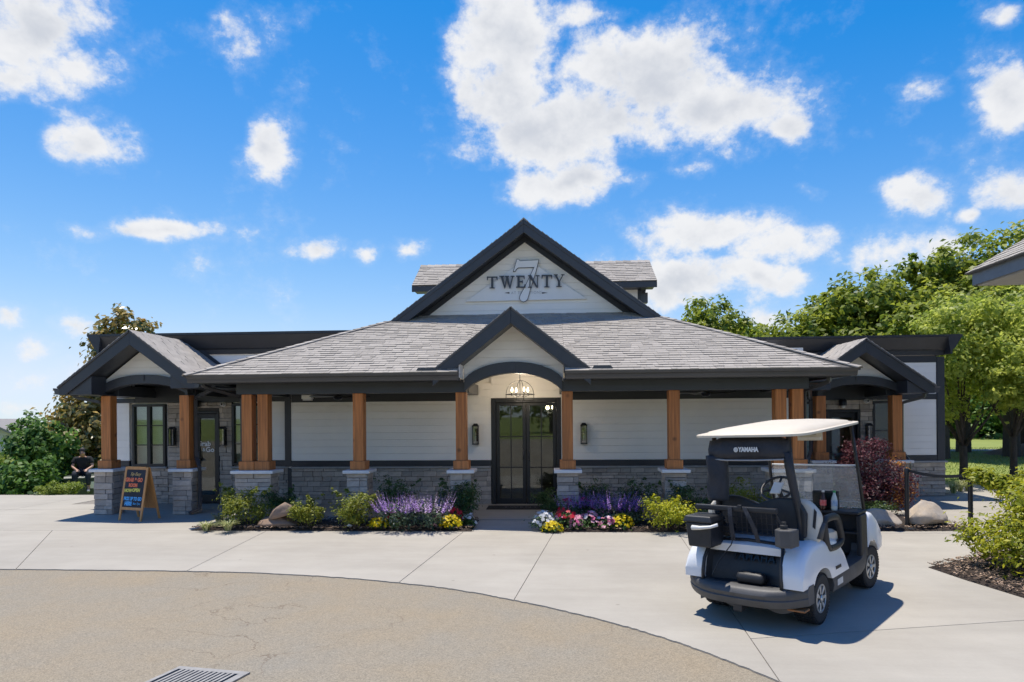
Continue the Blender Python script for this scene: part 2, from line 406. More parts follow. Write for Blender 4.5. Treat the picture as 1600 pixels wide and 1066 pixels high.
m_joint = pm('joint_filler', (.20, .18, .155), .9, .2, 10)
m_sill = pm('grey_sill', (.34, .335, .33), .75, .1, 10, bump=.1)
m_glass = glassmat('door_glass', .035, (.80, .86, .84))
m_winglass = glassmat('window_glass', .08, (.80, .88, .85))
m_clear = glassmat('lamp_glass', .03, (.97, .97, .97))
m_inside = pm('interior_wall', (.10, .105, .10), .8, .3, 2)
m_blind = pm('window_blind', (.74, .80, .75), .5, .12, 3, rnd=.05)
m_bulb = emat('lit_bulb', (1.0, .78, .45), 9.0)
m_lens = pm('white_plastic', (.72, .72, .70), .4, .05)

# ------------------------------------------------------------------ ground, road, pavement
def sheet(name, poly, z0, z1, mat, parent=None, kind='structure', bevel=0.):
    o = MB().prism(poly, 'z', z0, z1).build(name, mat, parent, bevel=bevel, seg=1)
    if parent is None: o['kind'] = kind
    return o
def terrain():
    def hz(x, y):
        d = max(0, min(1, (-x - 10.8) / 2.5)) * max(0, min(1, (y - 15.9) / 2.5))
        z = -0.05 - .95 * d
        if x < -13 and y > 25: z -= min(4, (y - 25) * .05)
        return z
    xs = sorted(set(list(np.linspace(-30, 30, 61)) + [-2200, -900, -400, -200, -120, -80, -55, -40, 40, 55, 80, 120, 200, 400, 900, 2200]))
    ys = sorted(set(list(np.linspace(-20, 44, 65)) + [-2200, -600, -200, -90, -50, -32, 55, 70, 90, 130, 200, 400, 900, 2200]))
    nx = len(xs); v = [(x, y, hz(x, y)) for y in ys for x in xs]
    f = [(j * nx + i, j * nx + i + 1, (j + 1) * nx + i + 1, (j + 1) * nx + i) for j in range(len(ys) - 1) for i in range(nx - 1)]
    o = MB().add(v, f).build('ground', pm('lawn', (.165, .215, .035), .9, .2, .35, bump=.6, bs=40, col2=(.225, .26, .055), fine=.28, fs=22), smooth=True)
    o['kind'] = 'structure'; o['label'] = 'mown green lawn running out to the trees'
terrain()

def catmull(pts, k=8):
    out = []
    for i in range(len(pts) - 1):
        p0 = pts[max(i - 1, 0)]; p1 = pts[i]; p2 = pts[i + 1]; p3 = pts[min(i + 2, len(pts) - 1)]
        for j in range(k):
            t = j / k
            out.append(tuple(.5 * (2 * b + (c - a) * t + (2 * a - 5 * b + 4 * c - d) * t * t + (3 * b - a - 3 * c + d) * t ** 3) for a, b, c, d in zip(p0, p1, p2, p3)))
    out.append(tuple(pts[-1])); return out
ROAD_EDGE = catmull([(-30, 6.4), (-20, 7.3), (-12, 7.75), (-7.06, 7.78), (-3.65, 7.68), (-1.62, 7.22), (-.42, 6.63), (.77, 5.72), (1.6, 4.67), (2.25, 3.4), (2.7, 1.5), (2.9, -2), (3.0, -9)])
_re = random.Random(4)
ROAD_EDGE = [(x + _re.uniform(-.006, .006), y + _re.uniform(-.010, .010)) for x, y in catmull(ROAD_EDGE, 4)]
def asphalt_material():
    m = pm('worn_tan_asphalt', (.275, .222, .148), .9, .1, .75, bump=.6, bs=150, col2=(.238, .217, .175), fine=.26, fs=190, detail=8, bdist=.008)
    nt = m.node_tree; N = nt.nodes.new; L = nt.links.new
    b = nt.nodes['Principled BSDF']; src = b.inputs['Base Color'].links[0].from_socket
    tc = N('ShaderNodeTexCoord')
    vo = N('ShaderNodeTexVoronoi'); vo.inputs['Scale'].default_value = 120; L(tc.outputs['Object'], vo.inputs['Vector'])
    sv = N('ShaderNodeSeparateColor'); L(vo.outputs['Color'], sv.inputs[0])
    k = N('ShaderNodeMapRange'); L(sv.outputs[0], k.inputs[0]); k.inputs[3].default_value = .76; k.inputs[4].default_value = 1.22
    q = N('ShaderNodeVectorMath'); q.operation = 'SCALE'; L(src, q.inputs[0]); L(k.outputs[0], q.inputs['Scale'])
    # hairline cracks and rust-coloured wash lines
    wv = N('ShaderNodeTexNoise'); wv.inputs['Scale'].default_value = 1.1; wv.inputs['Detail'].default_value = 7; L(tc.outputs['Object'], wv.inputs['Vector'])
    ab = N('ShaderNodeMath'); ab.operation = 'SUBTRACT'; ab.inputs[1].default_value = .5; L(wv.outputs[0], ab.inputs[0])
    ab2 = N('ShaderNodeMath'); ab2.operation = 'ABSOLUTE'; L(ab.outputs[0], ab2.inputs[0])
    k2 = N('ShaderNodeMapRange'); L(ab2.outputs[0], k2.inputs[0]); k2.inputs[1].default_value = .0; k2.inputs[2].default_value = .006; k2.inputs[3].default_value = .7; k2.inputs[4].default_value = 0
    pn = N('ShaderNodeTexNoise'); pn.inputs['Scale'].default_value = .45; L(tc.outputs['Object'], pn.inputs['Vector'])
    k3 = N('ShaderNodeMapRange'); L(pn.outputs[0], k3.inputs[0]); k3.inputs[1].default_value = .5; k3.inputs[2].default_value = .6
    mm = N('ShaderNodeMath'); mm.operation = 'MULTIPLY'; L(k2.outputs[0], mm.inputs[0]); L(k3.outputs[0], mm.inputs[1])
    mx = N('ShaderNodeMixRGB'); L(mm.outputs[0], mx.inputs[0]); L(q.outputs[0], mx.inputs[1]); mx.inputs[2].default_value = (.10, .062, .035, 1)
    L(mx.outputs[0], b.inputs['Base Color'])
    return m
m_asph = asphalt_material()
road = sheet('road', [(x, y + .0) for x, y in ROAD_EDGE] + [(3.0, -26), (-30, -26)], -.04, -.012, m_asph)
road['label'] = 'worn tan asphalt drive curving across the front'
pbase = sheet('pavement_base', [(x, y) for x, y in ROAD_EDGE] + [(30, -9), (30, 14.3), (13, 16.2), (13, 17.6), (9.4, 17.2), (9.4, 22), (-10.9, 22), (-10.9, 15.6), (-30, 15.6)], -.04, -.008, m_joint)

def inset(poly, d):
    n = len(poly); out = []; sgn = 1 if sum(poly[i][0] * poly[(i + 1) % n][1] - poly[(i + 1) % n][0] * poly[i][1] for i in range(n)) > 0 else -1
    for i in range(n):
        a, b, c = Vector(poly[i - 1]), Vector(poly[i]), Vector(poly[(i + 1) % n]); e1 = (b - a).normalized(); e2 = (c - b).normalized()
        n1 = Vector((-e1.y, e1.x)) * sgn; n2 = Vector((-e2.y, e2.x)) * sgn; m = (n1 + n2)
        m = m / max(.35, m.length_squared / 2) if m.length > 1e-6 else n1
        out.append(tuple(b + m * d * .5 * 1.0))
    return out
# concrete slabs, cut along the joints the photograph shows
def cut_slabs():
    poly = [(x, y) for x, y in ROAD_EDGE] + [(30, -9), (30, 14.2), (15, 14.9), (12.9, 16.1), (12.9, 17.5), (9.35, 17.1), (9.35, 15.25), (-10.8, 13.8), (-10.8, 15.5), (-30, 15.5)]
    bm = bmesh.new(); f = bm.faces.new([bm.verts.new((x, y, 0)) for x, y in poly])
    def cut(p, q):
        p = Vector((p[0], p[1], 0)); q = Vector((q[0], q[1], 0)); n = Vector((-(q - p).y, (q - p).x, 0)).normalized()
        bmesh.ops.bisect_plane(bm, geom=bm.verts[:] + bm.edges[:] + bm.faces[:], plane_co=p, plane_no=n, dist=1e-5)
    A = lambda a, b: (PG(*a), PG(*b))
    cut((-30, 10.52), (30, 10.52))
    def cut_in(p, q, test):
        p = Vector((p[0], p[1], 0)); q = Vector((q[0], q[1], 0)); n = Vector((-(q - p).y, (q - p).x, 0)).normalized()
        fs = [f for f in bm.faces if test(f.calc_center_median(), f)]
        g = set(fs)
        for f in fs: g |= set(f.verts) | set(f.edges)
        bmesh.ops.bisect_plane(bm, geom=list(g), plane_co=p, plane_no=n, dist=1e-5)
    front = lambda c, f: max(v.co.y for v in f.verts) < 10.53
    for a, b in (((62, 850), (30, 884)), ((400, 838), (296, 890)), ((700, 850), (626, 908)), ((862, 838), (804, 936)), ((1063, 838), (1215, 1060))):
        p, q = A(a, b); cut_in(p, q, front)
    p, q = A((1100, 1003), (1590, 970))
    xr = PG(1215, 1060).x
    cut_in(p, q, lambda c, f: front(c, f) and max(v.co.x for v in f.verts) > 10)
    back = lambda c, f: min(v.co.y for v in f.verts) > 10.5
    for x in (-6.05, -1.31, -.20, 5.0, 9.5): cut_in((x, 10), (x, 20), back)
    cut_in((-30, 13.0), (30, 13.0), lambda c, f: back(c, f) and c.x < -6.1)
    for x in (-16, -11.5): cut_in((x, 10), (x, 20), lambda c, f: back(c, f) and c.x < -6.1)
    for x in (-14, -21): cut_in((x, 5), (x, 20), front)
    bm.faces.ensure_lookup_table()
    root = bpy.data.objects.new('pavement', None); COL.objects.link(root); root['kind'] = 'structure'
    root['label'] = 'pale broom finished concrete forecourt'
    for f in list(bm.faces):
        pl = [(v.co.x, v.co.y) for v in f.verts]
        pl = inset(pl, .0095)
        b2 = bmesh.new(); n = len(pl)
        top = [b2.verts.new((x, y, 0)) for x, y in pl]; bot = [b2.verts.new((x, y, -.03)) for x, y in pl]
        b2.faces.new(top)
        for k in range(n): b2.faces.new((top[k], bot[k], bot[(k + 1) % n], top[(k + 1) % n]))
        bmesh.ops.recalc_face_normals(b2, faces=b2.faces[:])
        bmesh.ops.triangulate(b2, faces=[x for x in b2.faces if len(x.verts) > 4])
        me = bpy.data.meshes.new('slab'); b2.to_mesh(me); b2.free(); me.materials.append(m_conc)
        o = bpy.data.objects.new('slab', me); link(o, root)
    bm.free()
cut_slabs()
# porch floor under the main roof, a few millimetres proud of the forecourt
porch = MB().box(-6.0, 5.2, 11.70, 13.75, .0, .018).build('porch_floor', m_conc, bevel=.004); porch['kind'] = 'structure'

m_soil = pm('dark_mulch', (.035, .024, .018), .95, .3, 14, bump=1., bs=45, fine=.4, fs=60, bdist=.03)
m_chip = pm('bark_chip', (.27, .19, .135), .9, .25, 20, tint=True)
def mound(name, poly, zt, step=.14, seed=1):
    bm = bmesh.new(); f = bm.faces.new([bm.verts.new((x, y, .004)) for x, y in poly])
    xs = [p[0] for p in poly]; ys = [p[1] for p in poly]
    edge = [Vector((p[0], p[1])) for p in poly]
    def cutg(co, no): bmesh.ops.bisect_plane(bm, geom=bm.verts[:] + bm.edges[:] + bm.faces[:], plane_co=co, plane_no=no, dist=1e-5)
    x = min(xs) + step
    while x < max(xs): cutg((x, 0, 0), (1, 0, 0)); x += step
    y = min(ys) + step
    while y < max(ys): cutg((0, y, 0), (0, 1, 0)); y += step
    rg = random.Random(seed)
    for v in bm.verts:
        p = Vector((v.co.x, v.co.y)); d = 9
        for i in range(len(edge)):
            a, b = edge[i], edge[(i + 1) % len(edge)]; t = max(0, min(1, (p - a).dot(b - a) / (b - a).length_squared)); d = min(d, (p - a - (b - a) * t).length)
        v.co.z = .006 + zt * min(1, d / .35) + (rg.uniform(-.012, .012) if d > .02 else 0)
    me = bpy.data.meshes.new(name); bm.to_mesh(me); bm.free(); me.materials.append(m_soil)
    me.polygons.foreach_set('use_smooth', [True] * len(me.polygons))
    o = bpy.data.objects.new(name, me); link(o); o['kind'] = 'structure'
    return o
def inpoly(x, y, poly):
    c = False; n = len(poly)
    for i in range(n):
        (x1, y1), (x2, y2) = poly[i], poly[(i + 1) % n]
        if (y1 > y) != (y2 > y) and x < (x2 - x1) * (y - y1) / (y2 - y1) + x1: c = not c
    return c
def chips(name, poly, n, zt, seed, label):
    rg = np.random.default_rng(seed); xs = [p[0] for p in poly]; ys = [p[1] for p in poly]
    V = []; T = []
    while len(T) < n * 2:
        x, y = rg.uniform(min(xs), max(xs)), rg.uniform(min(ys), max(ys))
        if not inpoly(x, y, poly): continue
        z = .015 + zt + rg.uniform(-.01, .012); a = rg.uniform(0, 6.28); l = rg.uniform(.018, .05); w = rg.uniform(.006, .016)
        c, s = math.cos(a), math.sin(a); tl = rg.uniform(-.35, .35); t = rg.choice([.25, .5, .8, 1.1, 1.5, 2.1])
        p = [np.array([x + c * l * i - s * w * j, y + s * l * i + c * w * j, z + tl * l * i]) for i, j in ((-.5, -.5), (.5, -.5), (.5, .5), (-.5, .5))]
        up = np.array([rg.uniform(-.003, .003), rg.uniform(-.003, .003), .008])
        V += [q + up for q in p] + [p[0], p[1], p[1] + up, p[0] + up]; T += [t, t * .8]
    o = quads(name, np.array(V), T, m_chip, kind='stuff'); o['label'] = label
    return o
BED_L = [(-6.15, 10.54), (-1.33, 10.54), (-1.33, 11.68), (-5.95, 11.68)]
BED_R = [(-.18, 10.50), (3.2, 10.55), (6.9, 10.75), (6.75, 11.6), (5.6, 13.2), (5.1, 13.0), (4.9, 11.68), (-.18, 11.68)]
BED_N = [(4.62, 8.18), (4.68, 7.6), (4.86, 6.6), (5.3, 4.6), (9, 3), (12, 9.5), (8.2, 10.0), (6.0, 9.1)]
mound('mulch_bed_left', BED_L, .07, seed=2)['label'] = 'dark mulch bed with rocks beside the entrance walk'
mound('mulch_bed_right', BED_R, .07, seed=3)['label'] = 'dark mulch bed with flowers behind the cart'
mound('mulch_bed_near', BED_N, .05, step=.2, seed=4)['label'] = 'bark mulch bed under the large yellow green shrub'
chips('bark_mulch', BED_L, 5200, .04, 5, 'bark chips strewn over the bed with two stacked rocks')
chips('bark_mulch', BED_R, 6000, .04, 6, 'bark chips strewn over the bed behind the cart')
chips('bark_mulch', [(4.62, 8.18), (4.68, 7.6), (4.86, 6.6), (5.3, 4.6), (7.2, 4.6), (7.6, 9.2), (6.0, 9.1)], 9000, .03, 7, 'bark chips strewn under the large yellow green shrub')

# ------------------------------------------------------------------ the clubhouse
CLUB = thing('clubhouse', 'white and charcoal clubhouse with timber posts, stone piers and a tall sign gable', 'building', (-.69, 13, 0), world=True)
def clip_half(poly, a, b, c):                       # keep a*x+b*y<=c
    out = []
    for i in range(len(poly)):
        p, q = poly[i], poly[(i + 1) % len(poly)]; dp = a * p[0] + b * p[1] - c; dq = a * q[0] + b * q[1] - c
        if dp <= 0: out.append(p)
        if (dp < 0 < dq) or (dq < 0 < dp):
            t = dp / (dp - dq); out.append((p[0] + (q[0] - p[0]) * t, p[1] + (q[1] - p[1]) * t))
    return out
def clip_convex(poly, win):                         # win counter-clockwise
    for i in range(len(win)):
        p, q = win[i], win[(i + 1) % len(win)]
        a, b = (q[1] - p[1]), -(q[0] - p[0])
        poly = clip_half(poly, a, b, a * p[0] + b * p[1])
        if len(poly) < 3: return []
    return poly
def ccw(p):
    s = sum(p[i][0] * p[(i + 1) % len(p)][1] - p[(i + 1) % len(p)][0] * p[i][1] for i in range(len(p)))
    return list(p) if s > 0 else list(p)[::-1]
def area(p): return abs(sum(p[i][0] * p[(i + 1) % len(p)][1] - p[(i + 1) % len(p)][0] * p[i][1] for i in range(len(p)))) / 2

def siding(poly, y, z0=None, h=.152, wall=None):
    """shiplap boards on a wall facing the camera; poly in x, z; backing wall behind"""
    if wall is None: wall = MB().prism(poly, 'y', y, y + .06).build('siding_wall', m_white, CLUB)
    zs = [p[1] for p in poly]; z = min(zs) if z0 is None else z0
    while z < max(zs):
        q = clip_half(clip_half(poly, 0, -1, -(z + .001)), 0, 1, z + h - .002)
        if len(q) >= 3 and area(q) > .003:
            MB().prism(q, 'y', y - .018, y - .001).build('board', m_white, wall, bevel=.0015, seg=1)
        z += h
    return wall

STONES = []
def ledge(owner, o, ex, width, z0, z1, nrm, seed, skips=()):
    rg = random.Random(seed); z = z0; ex = Vector(ex); nrm = Vector(nrm)
    while z < z1 - .005:
        h = rg.choice([.055, .07, .085, .10, .115, .13]); h = min(h, z1 - z)
        if z1 - z - h < .045: h = z1 - z
        s = 0.
        while s < width - .005:
            l = rg.uniform(.16, .46) if h < .1 else rg.uniform(.18, .36)
            l = min(l, width - s)
            if width - s - l < .08: l = width - s
            a, b = s, s + l; s += l
            if any(a < k[1] - .01 and b > k[0] + .01 and z < k[3] - .01 and z + h > k[2] + .01 for k in skips):
                sub = [(a, b)]
                for k in skips:
                    if z < k[3] - .01 and z + h > k[2] + .01:
                        sub = [r for (p, q) in sub for r in ((p, min(q, k[0])), (max(p, k[1]), q)) if r[1] - r[0] > .02]
            else: sub = [(a, b)]
            for (p, q) in sub:
                pr = rg.uniform(.010, .036); g = .003
                c = []
                for zz in (z + g, z + h - g):
                    for ss, dd in ((p + g, -.012), (q - g, -.012), (q - g, pr), (p + g, pr)):
                        j = .005 if dd > 0 else 0
                        c.append(Vector(o) + ex * (ss + rg.uniform(-j, j) * .5) + nrm * (dd + rg.uniform(-j, j)) + Vector((0, 0, zz + rg.uniform(-j, j) * .4)))
                cen = sum(c, Vector()) / 8; view = Vector((0, 0, CAM_H)) - cen
                vis = max(0, nrm.dot(view.normalized())) * (q - p) * h / view.length_squared
                STONES.append((vis, owner, c, rg.choice([.72, .82, .9, 1.0, 1.06, 1.14, 1.02, .86]) * rg.uniform(.93, 1.07)))
        z += h
def lay_stones(limit=300):
    STONES.sort(key=lambda s: -s[0]); rest = {}
    for i, (vis, owner, c, t) in enumerate(STONES):
        if i < limit:
            cen = sum(c, Vector()) / 8; mb = MB(); mb.tc = t
            mb.hexa([p - cen for p in c]); o = mb.build('stone', m_stone, owner, tint=True, bevel=.006, seg=1)
            o.location = Vector(o.location) + cen
        else:
            mb = rest.setdefault(owner.name, (owner, MB()))[1]; mb.tc = t; mb.hexa(c)
    for k, (owner, mb) in rest.items():
        mb.build('stone_facing', m_stone, owner, tint=True, kind='stuff', bevel=.006, seg=1)
SEED = [100]
def nseed(): SEED[0] += 1; return SEED[0]

def shingles(name, o, ex, eu, poly, parent, seed, thick=.05, deck=True, expo=.125):
    """a roof plane: o + ex*s + eu*t, poly in s, t (convex)"""
    o = Vector(o); ex = Vector(ex).normalized(); eu = Vector(eu).normalized(); n = ex.cross(eu).normalized()
    if n.z < 0: n = -n
    poly = ccw(poly); P = lambda s, t, h: o + ex * s + eu * t + n * h
    k = len(poly); d = MB()
    d.add([P(s, t, 0) for s, t in poly] + [P(s, t, -thick) for s, t in poly], [tuple(range(k)), tuple(range(2 * k - 1, k - 1, -1))] + [(i, k + i, k + (i + 1) % k, (i + 1) % k) for i in range(k)])
    plane = d.build(name, m_roofdeck, parent)
    rg = random.Random(seed); mb = MB(); t0 = min(p[1] for p in poly); t1 = max(p[1] for p in poly); s0 = min(p[0] for p in poly); s1 = max(p[0] for p in poly)
    t = t0 - .01; row = 0
    while t < t1:
        s = s0 - rg.uniform(0, .3)
        while s < s1:
            w = rg.choice([.10, .14, .18, .22, .27]); hh = rg.choice([.008, .011, .015, .017])
            q = clip_convex([(s + .002, t), (s + w - .002, t), (s + w - .002, t + expo + .01), (s + .002, t + expo + .01)], poly)
            s += w
            if len(q) < 3: continue
            m = len(q); mb.tc = rg.choice([.90, .95, .98, 1., 1.02, 1.05]) * rg.uniform(.97, 1.03)
            top = [P(a, b, .002 + hh * (1 - (b - t) / (expo + .01))) for a, b in q]
            bot = [P(a, b, -.001) for a, b in q]
            mb.add(top + bot, [tuple(range(m))] + [(i, m + i, m + (i + 1) % m, (i + 1) % m) for i in range(m)])
        t += expo
    mb.build('shingle_courses', m_shingle, plane, tint=True, kind='stuff')
    return plane
def ridge_caps(a, b, parent, n1, n2, w=.14, step=.2, seed=1):
    """cap pieces along a ridge or hip; n1, n2 run down the two slopes"""
    a = Vector(a); b = Vector(b); d = (b - a); L = d.length; d.normalize(); n1 = Vector(n1).normalized(); n2 = Vector(n2).normalized()
    upv = (-(n1 + n2)).normalized(); rg = random.Random(seed); mb = MB(); s = 0
    while s < L:
        e = min(s + step + .02, L); mb.tc = rg.choice([.7, .85, 1., 1.12])
        pts = []
        for q, h in ((s, .030), (e, .016)):
            c = a + d * q
            pts += [c + n1 * w + upv * (h * .6), c + upv * h, c + n2 * w + upv * (h * .6)]
        lo = [p - upv * .02 for p in pts]
        mb.add(pts + lo, [(0, 1, 4, 3), (1, 2, 5, 4), (0, 6, 7, 1), (1, 7, 8, 2), (3, 4, 10, 9), (4, 5, 11, 10), (0, 3, 9, 6), (2, 8, 11, 5)])
        s += step
    mb.build('ridge_cap', m_shingle, parent, tint=True, kind='stuff')

WALL_Y, LW_Y, RW_Y = 13.75, 13.90, 15.30
# --- walls: solid cores first
core = MB()
core.box(-5.78, -1.29, WALL_Y + .06, WALL_Y + .3, 0, 3.3); core.box(.21, 5.3, WALL_Y + .06, WALL_Y + .3, 0, 3.3); core.box(-1.29, .21, WALL_Y + .06, WALL_Y + .3, 2.30, 3.3)
core.box(5.0, 5.3, WALL_Y + .3, RW_Y, 0, 3.3)
core.box(-3.3, 2.1, 14.72, 20, 2.6, 4.15)
core.build('wall', m_white, CLUB)
lw = MB()                                            # left wing with window and door openings
for x0, x1, z0, z1 in ((-10.02, -9.43, 0, 3.3), (-9.43, -8.66, 0, .84), (-9.43, -8.66, 2.24, 3.3), (-8.66, -8.01, 0, 3.3), (-8.01, -7.41, 2.07, 3.3), (-7.41, -7.12, 0, 3.3), (-7.12, -6.45, 0, .86), (-7.12, -6.45, 2.24, 3.3), (-6.45, -5.5, 0, 3.3)):
    lw.box(x0, x1, LW_Y + .06, LW_Y + .28, z0, z1)
lw.box(-10.02, -9.78, LW_Y + .28, 21, 0, 3.3)
lw.build('wall', m_white, CLUB)
rw = MB()
for x0, x1, z0, z1 in ((5.3, 5.88, 0, 3.2), (5.88, 6.12, 0, .85), (5.88, 6.12, 2.19, 3.2), (6.12, 6.36, 0, 3.2), (6.36, 7.14, 2.0, 3.2), (7.14, 7.42, 0, 3.2), (7.42, 8.05, 0, .82), (7.42, 8.05, 2.19, 3.2), (8.05, 9.0, 0, 3.2)):
    rw.box(x0, x1, RW_Y + .06, RW_Y + .28, z0, z1)
rw.box(8.76, 9.0, RW_Y + .28, 21, 0, 3.2)
rw.build('wall', m_white, CLUB)
# flat roofs of the wings
MB().box(-10.02, -3.3, 14.2, 21, 3.25, 3.45).build('flat_roof', m_roofdeck, CLUB)
MB().box(2.1, 9.0, 15.6, 21, 3.15, 3.4).build('flat_roof', m_roofdeck, CLUB)
# interior floor and back walls seen through the glass
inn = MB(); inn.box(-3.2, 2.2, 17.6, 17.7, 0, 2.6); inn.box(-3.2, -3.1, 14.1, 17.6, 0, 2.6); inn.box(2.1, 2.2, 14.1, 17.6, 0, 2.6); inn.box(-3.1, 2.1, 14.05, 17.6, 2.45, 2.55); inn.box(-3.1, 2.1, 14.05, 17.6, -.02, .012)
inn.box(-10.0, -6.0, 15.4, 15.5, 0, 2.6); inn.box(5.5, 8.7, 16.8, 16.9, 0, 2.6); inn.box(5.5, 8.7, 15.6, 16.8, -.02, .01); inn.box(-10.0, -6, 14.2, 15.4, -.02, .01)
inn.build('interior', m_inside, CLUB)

# --- siding panels
TRZ = .84
siding([(-5.78, .965), (-1.29, .965), (-1.29, 2.62), (-5.78, 2.62)], WALL_Y, z0=.965)
siding([(.21, .965), (5.3, .965), (5.3, 2.62), (.21, 2.62)], WALL_Y, z0=.965)
siding([(-1.29, 2.30), (.21, 2.30), (.21, 3.25), (-1.29, 3.25)], WALL_Y, z0=.965 + .152 * 9 - .04)
siding([(-6.45, .97), (-5.80, .97), (-5.80, 2.6), (-6.45, 2.6)], LW_Y, z0=.97)
siding([(-9.92, .97), (-9.5, .97), (-9.5, 2.27), (-9.92, 2.27)], LW_Y, z0=.97)
siding([(-9.92, 2.37), (-5.5, 2.37), (-5.5, 3.33), (-9.92, 3.33)], LW_Y, z0=2.40)
siding([(8.02, .94), (8.84, .94), (8.84, 2.22), (8.02, 2.22)], RW_Y, z0=.94)
siding([(7.6, 2.35), (8.84, 2.35), (8.84, 2.45), (7.6, 2.45)], RW_Y, z0=2.30)
siding([(5.3, 2.53), (8.84, 2.53), (8.84, 3.07), (5.3, 3.07)], RW_Y, z0=2.53)

# --- charcoal trim boards (each its own part)
def trim(x0, x1, y0, y1, z0, z1, name='trim_board', mat=None): return MB().box(x0, x1, y0, y1, z0, z1).build(name, mat or m_dark, CLUB, bevel=.004, seg=1)
trim(-5.70, -1.30, WALL_Y - .032, WALL_Y + .05, TRZ, .962); trim(.22, 5.3, WALL_Y - .032, WALL_Y + .05, TRZ, .962)
trim(-5.84, -5.70, WALL_Y - .036, LW_Y + .05, TRZ, 2.6, 'corner_board')
trim(-6.45, -5.845, LW_Y - .032, LW_Y + .05, TRZ, .965)
trim(-9.92, -9.5, LW_Y - .032, LW_Y + .05, TRZ, .965); trim(-10.06, -9.92, LW_Y - .036, LW_Y + .2, TRZ, 3.3, 'corner_board')
trim(-9.35, -5.84, LW_Y - .034, LW_Y + .05, 2.275, 2.74, 'frieze_board'); trim(-9.92, -9.355, LW_Y - .034, LW_Y + .05, 2.275, 2.37)
trim(-5.69, -1.80, WALL_Y - .034, WALL_Y + .05, 2.245, 2.45, 'frieze_board'); trim(.40, 5.3, WALL_Y - .034, WALL_Y + .05, 2.245, 2.45, 'frieze_board')
trim(8.85, 9.02, RW_Y - .036, RW_Y + .2, .80, 3.2, 'corner_board')
trim(7.55, 8.845, RW_Y - .034, RW_Y + .05, 2.455, 2.52); trim(7.55, 8.845, RW_Y - .033, RW_Y + .05, 2.225, 2.345); trim(7.98, 8.845, RW_Y - .034, RW_Y + .05, .815, .935)
trim(5.3, 7.545, RW_Y - .034, RW_Y + .05, 2.23, 2.72, 'frieze_board'); trim(7.95, 8.015, RW_Y - .034, RW_Y + .05, .94, 2.22); trim(5.3, 8.845, RW_Y - .034, RW_Y + .05, 3.075, 3.22)
# --- stone wainscot with sill
def wainscot(x0, x1, y, zt, skips=(), sill=True):
    b = MB()
    b.box(x0, x1, y, y + .058, 0, zt)
    if skips:
        b = MB(); zz = sorted({0., zt, *[k[2] for k in skips], *[k[3] for k in skips]}); xx = sorted({0., x1 - x0, *[k[0] for k in skips], *[k[1] for k in skips]})
        for i in range(len(xx) - 1):
            for j in range(len(zz) - 1):
                mx_, mz_ = (xx[i] + xx[i + 1]) / 2, (zz[j] + zz[j + 1]) / 2
                if not any(k[0] < mx_ < k[1] and k[2] < mz_ < k[3] for k in skips): b.box(x0 + xx[i], x0 + xx[i + 1], y, y + .058, zz[j], zz[j + 1])
    w = b.build('stone_wall', m_mortar, CLUB)
    ledge(w, (x0, y, 0), (1, 0, 0), x1 - x0, .0, zt, (0, -1, 0), nseed(), skips)
    return w
wainscot(-5.70, -1.30, WALL_Y, .795); wainscot(.22, 5.25, WALL_Y, .795); wainscot(-6.45, -5.72, LW_Y, .795)
trim(-5.70, -1.30, WALL_Y - .07, WALL_Y + .05, .797, .836, 'stone_sill', m_sill); trim(.22, 5.25, WALL_Y - .07, WALL_Y + .05, .797, .836, 'stone_sill', m_sill); trim(-6.45, -5.705, LW_Y - .07, LW_Y + .05, .797, .836, 'stone_sill', m_sill)
trim(-5.80, -5.69, WALL_Y + .012, LW_Y + .05, 0, .80, 'corner_stone', m_mortar); wainscot(-10.02, -8.60, LW_Y, .795)
trim(-10.04, -8.62, LW_Y - .07, LW_Y + .05, .797, .836, 'stone_sill', m_sill)
wainscot(-8.60, -7.12, LW_Y, 2.27, skips=((.59, 1.19, 0, 2.07),))
wainscot(-7.12, -6.45, LW_Y, .795); trim(-7.12, -6.455, LW_Y - .07, LW_Y + .05, .797, .836, 'stone_sill', m_sill)
wainscot(7.44, 9.03, RW_Y, .765); trim(7.44, 9.06, RW_Y - .07, RW_Y + .05, .767, .81, 'stone_sill', m_sill)
wainscot(6.10, 7.44, RW_Y, 2.225, skips=((.26, 1.04, 0, 2.0),))
wainscot(5.3, 6.10, RW_Y, .80)

# --- windows and doors
def window(x0, x1, z0, z1, y, cols, rows, glass, back=None, fr=.055, mul=.05):
    w = MB(); w.box(x0, x1, y - .03, y + .08, z0, z0 + fr); w.box(x0, x1, y - .03, y + .08, z1 - fr, z1); w.box(x0, x0 + fr, y - .03, y + .08, z0 + fr, z1 - fr); w.box(x1 - fr, x1, y - .03, y + .08, z0 + fr, z1 - fr)
    f = w.build('window', m_black, CLUB, bevel=.004, seg=1)
    cw = (x1 - x0 - 2 * fr - (cols - 1) * mul) / cols; rh = (z1 - z0 - 2 * fr - (rows - 1) * .022) / rows
    for i in range(cols):
        a = x0 + fr + i * (cw + mul)
        if i: MB().box(a - mul, a, y - .028, y + .06, z0 + fr, z1 - fr).build('mullion', m_black, f)
        for j in range(rows):
            b = z0 + fr + j * (rh + .022)
            if j: MB().box(a, a + cw, y - .01, y + .05, b - .022, b).build('muntin', m_black, f)
            MB().box(a, a + cw, y + .018, y + .024, b, b + rh).build('pane', glass, f)
    if back: MB().box(x0 + .02, x1 - .02, y + .13, y + .14, z0 + .03, z1 - .03).build('blind', back, f)
    return f
window(-9.43, -8.66, .84, 2.24, LW_Y, 2, 3, m_winglass, m_blind, mul=.075)
window(-7.12, -6.45, .86, 2.24, LW_Y, 1, 3, m_winglass, m_blind)
window(7.42, 7.98, .82, 2.19, RW_Y, 1, 2, m_winglass)
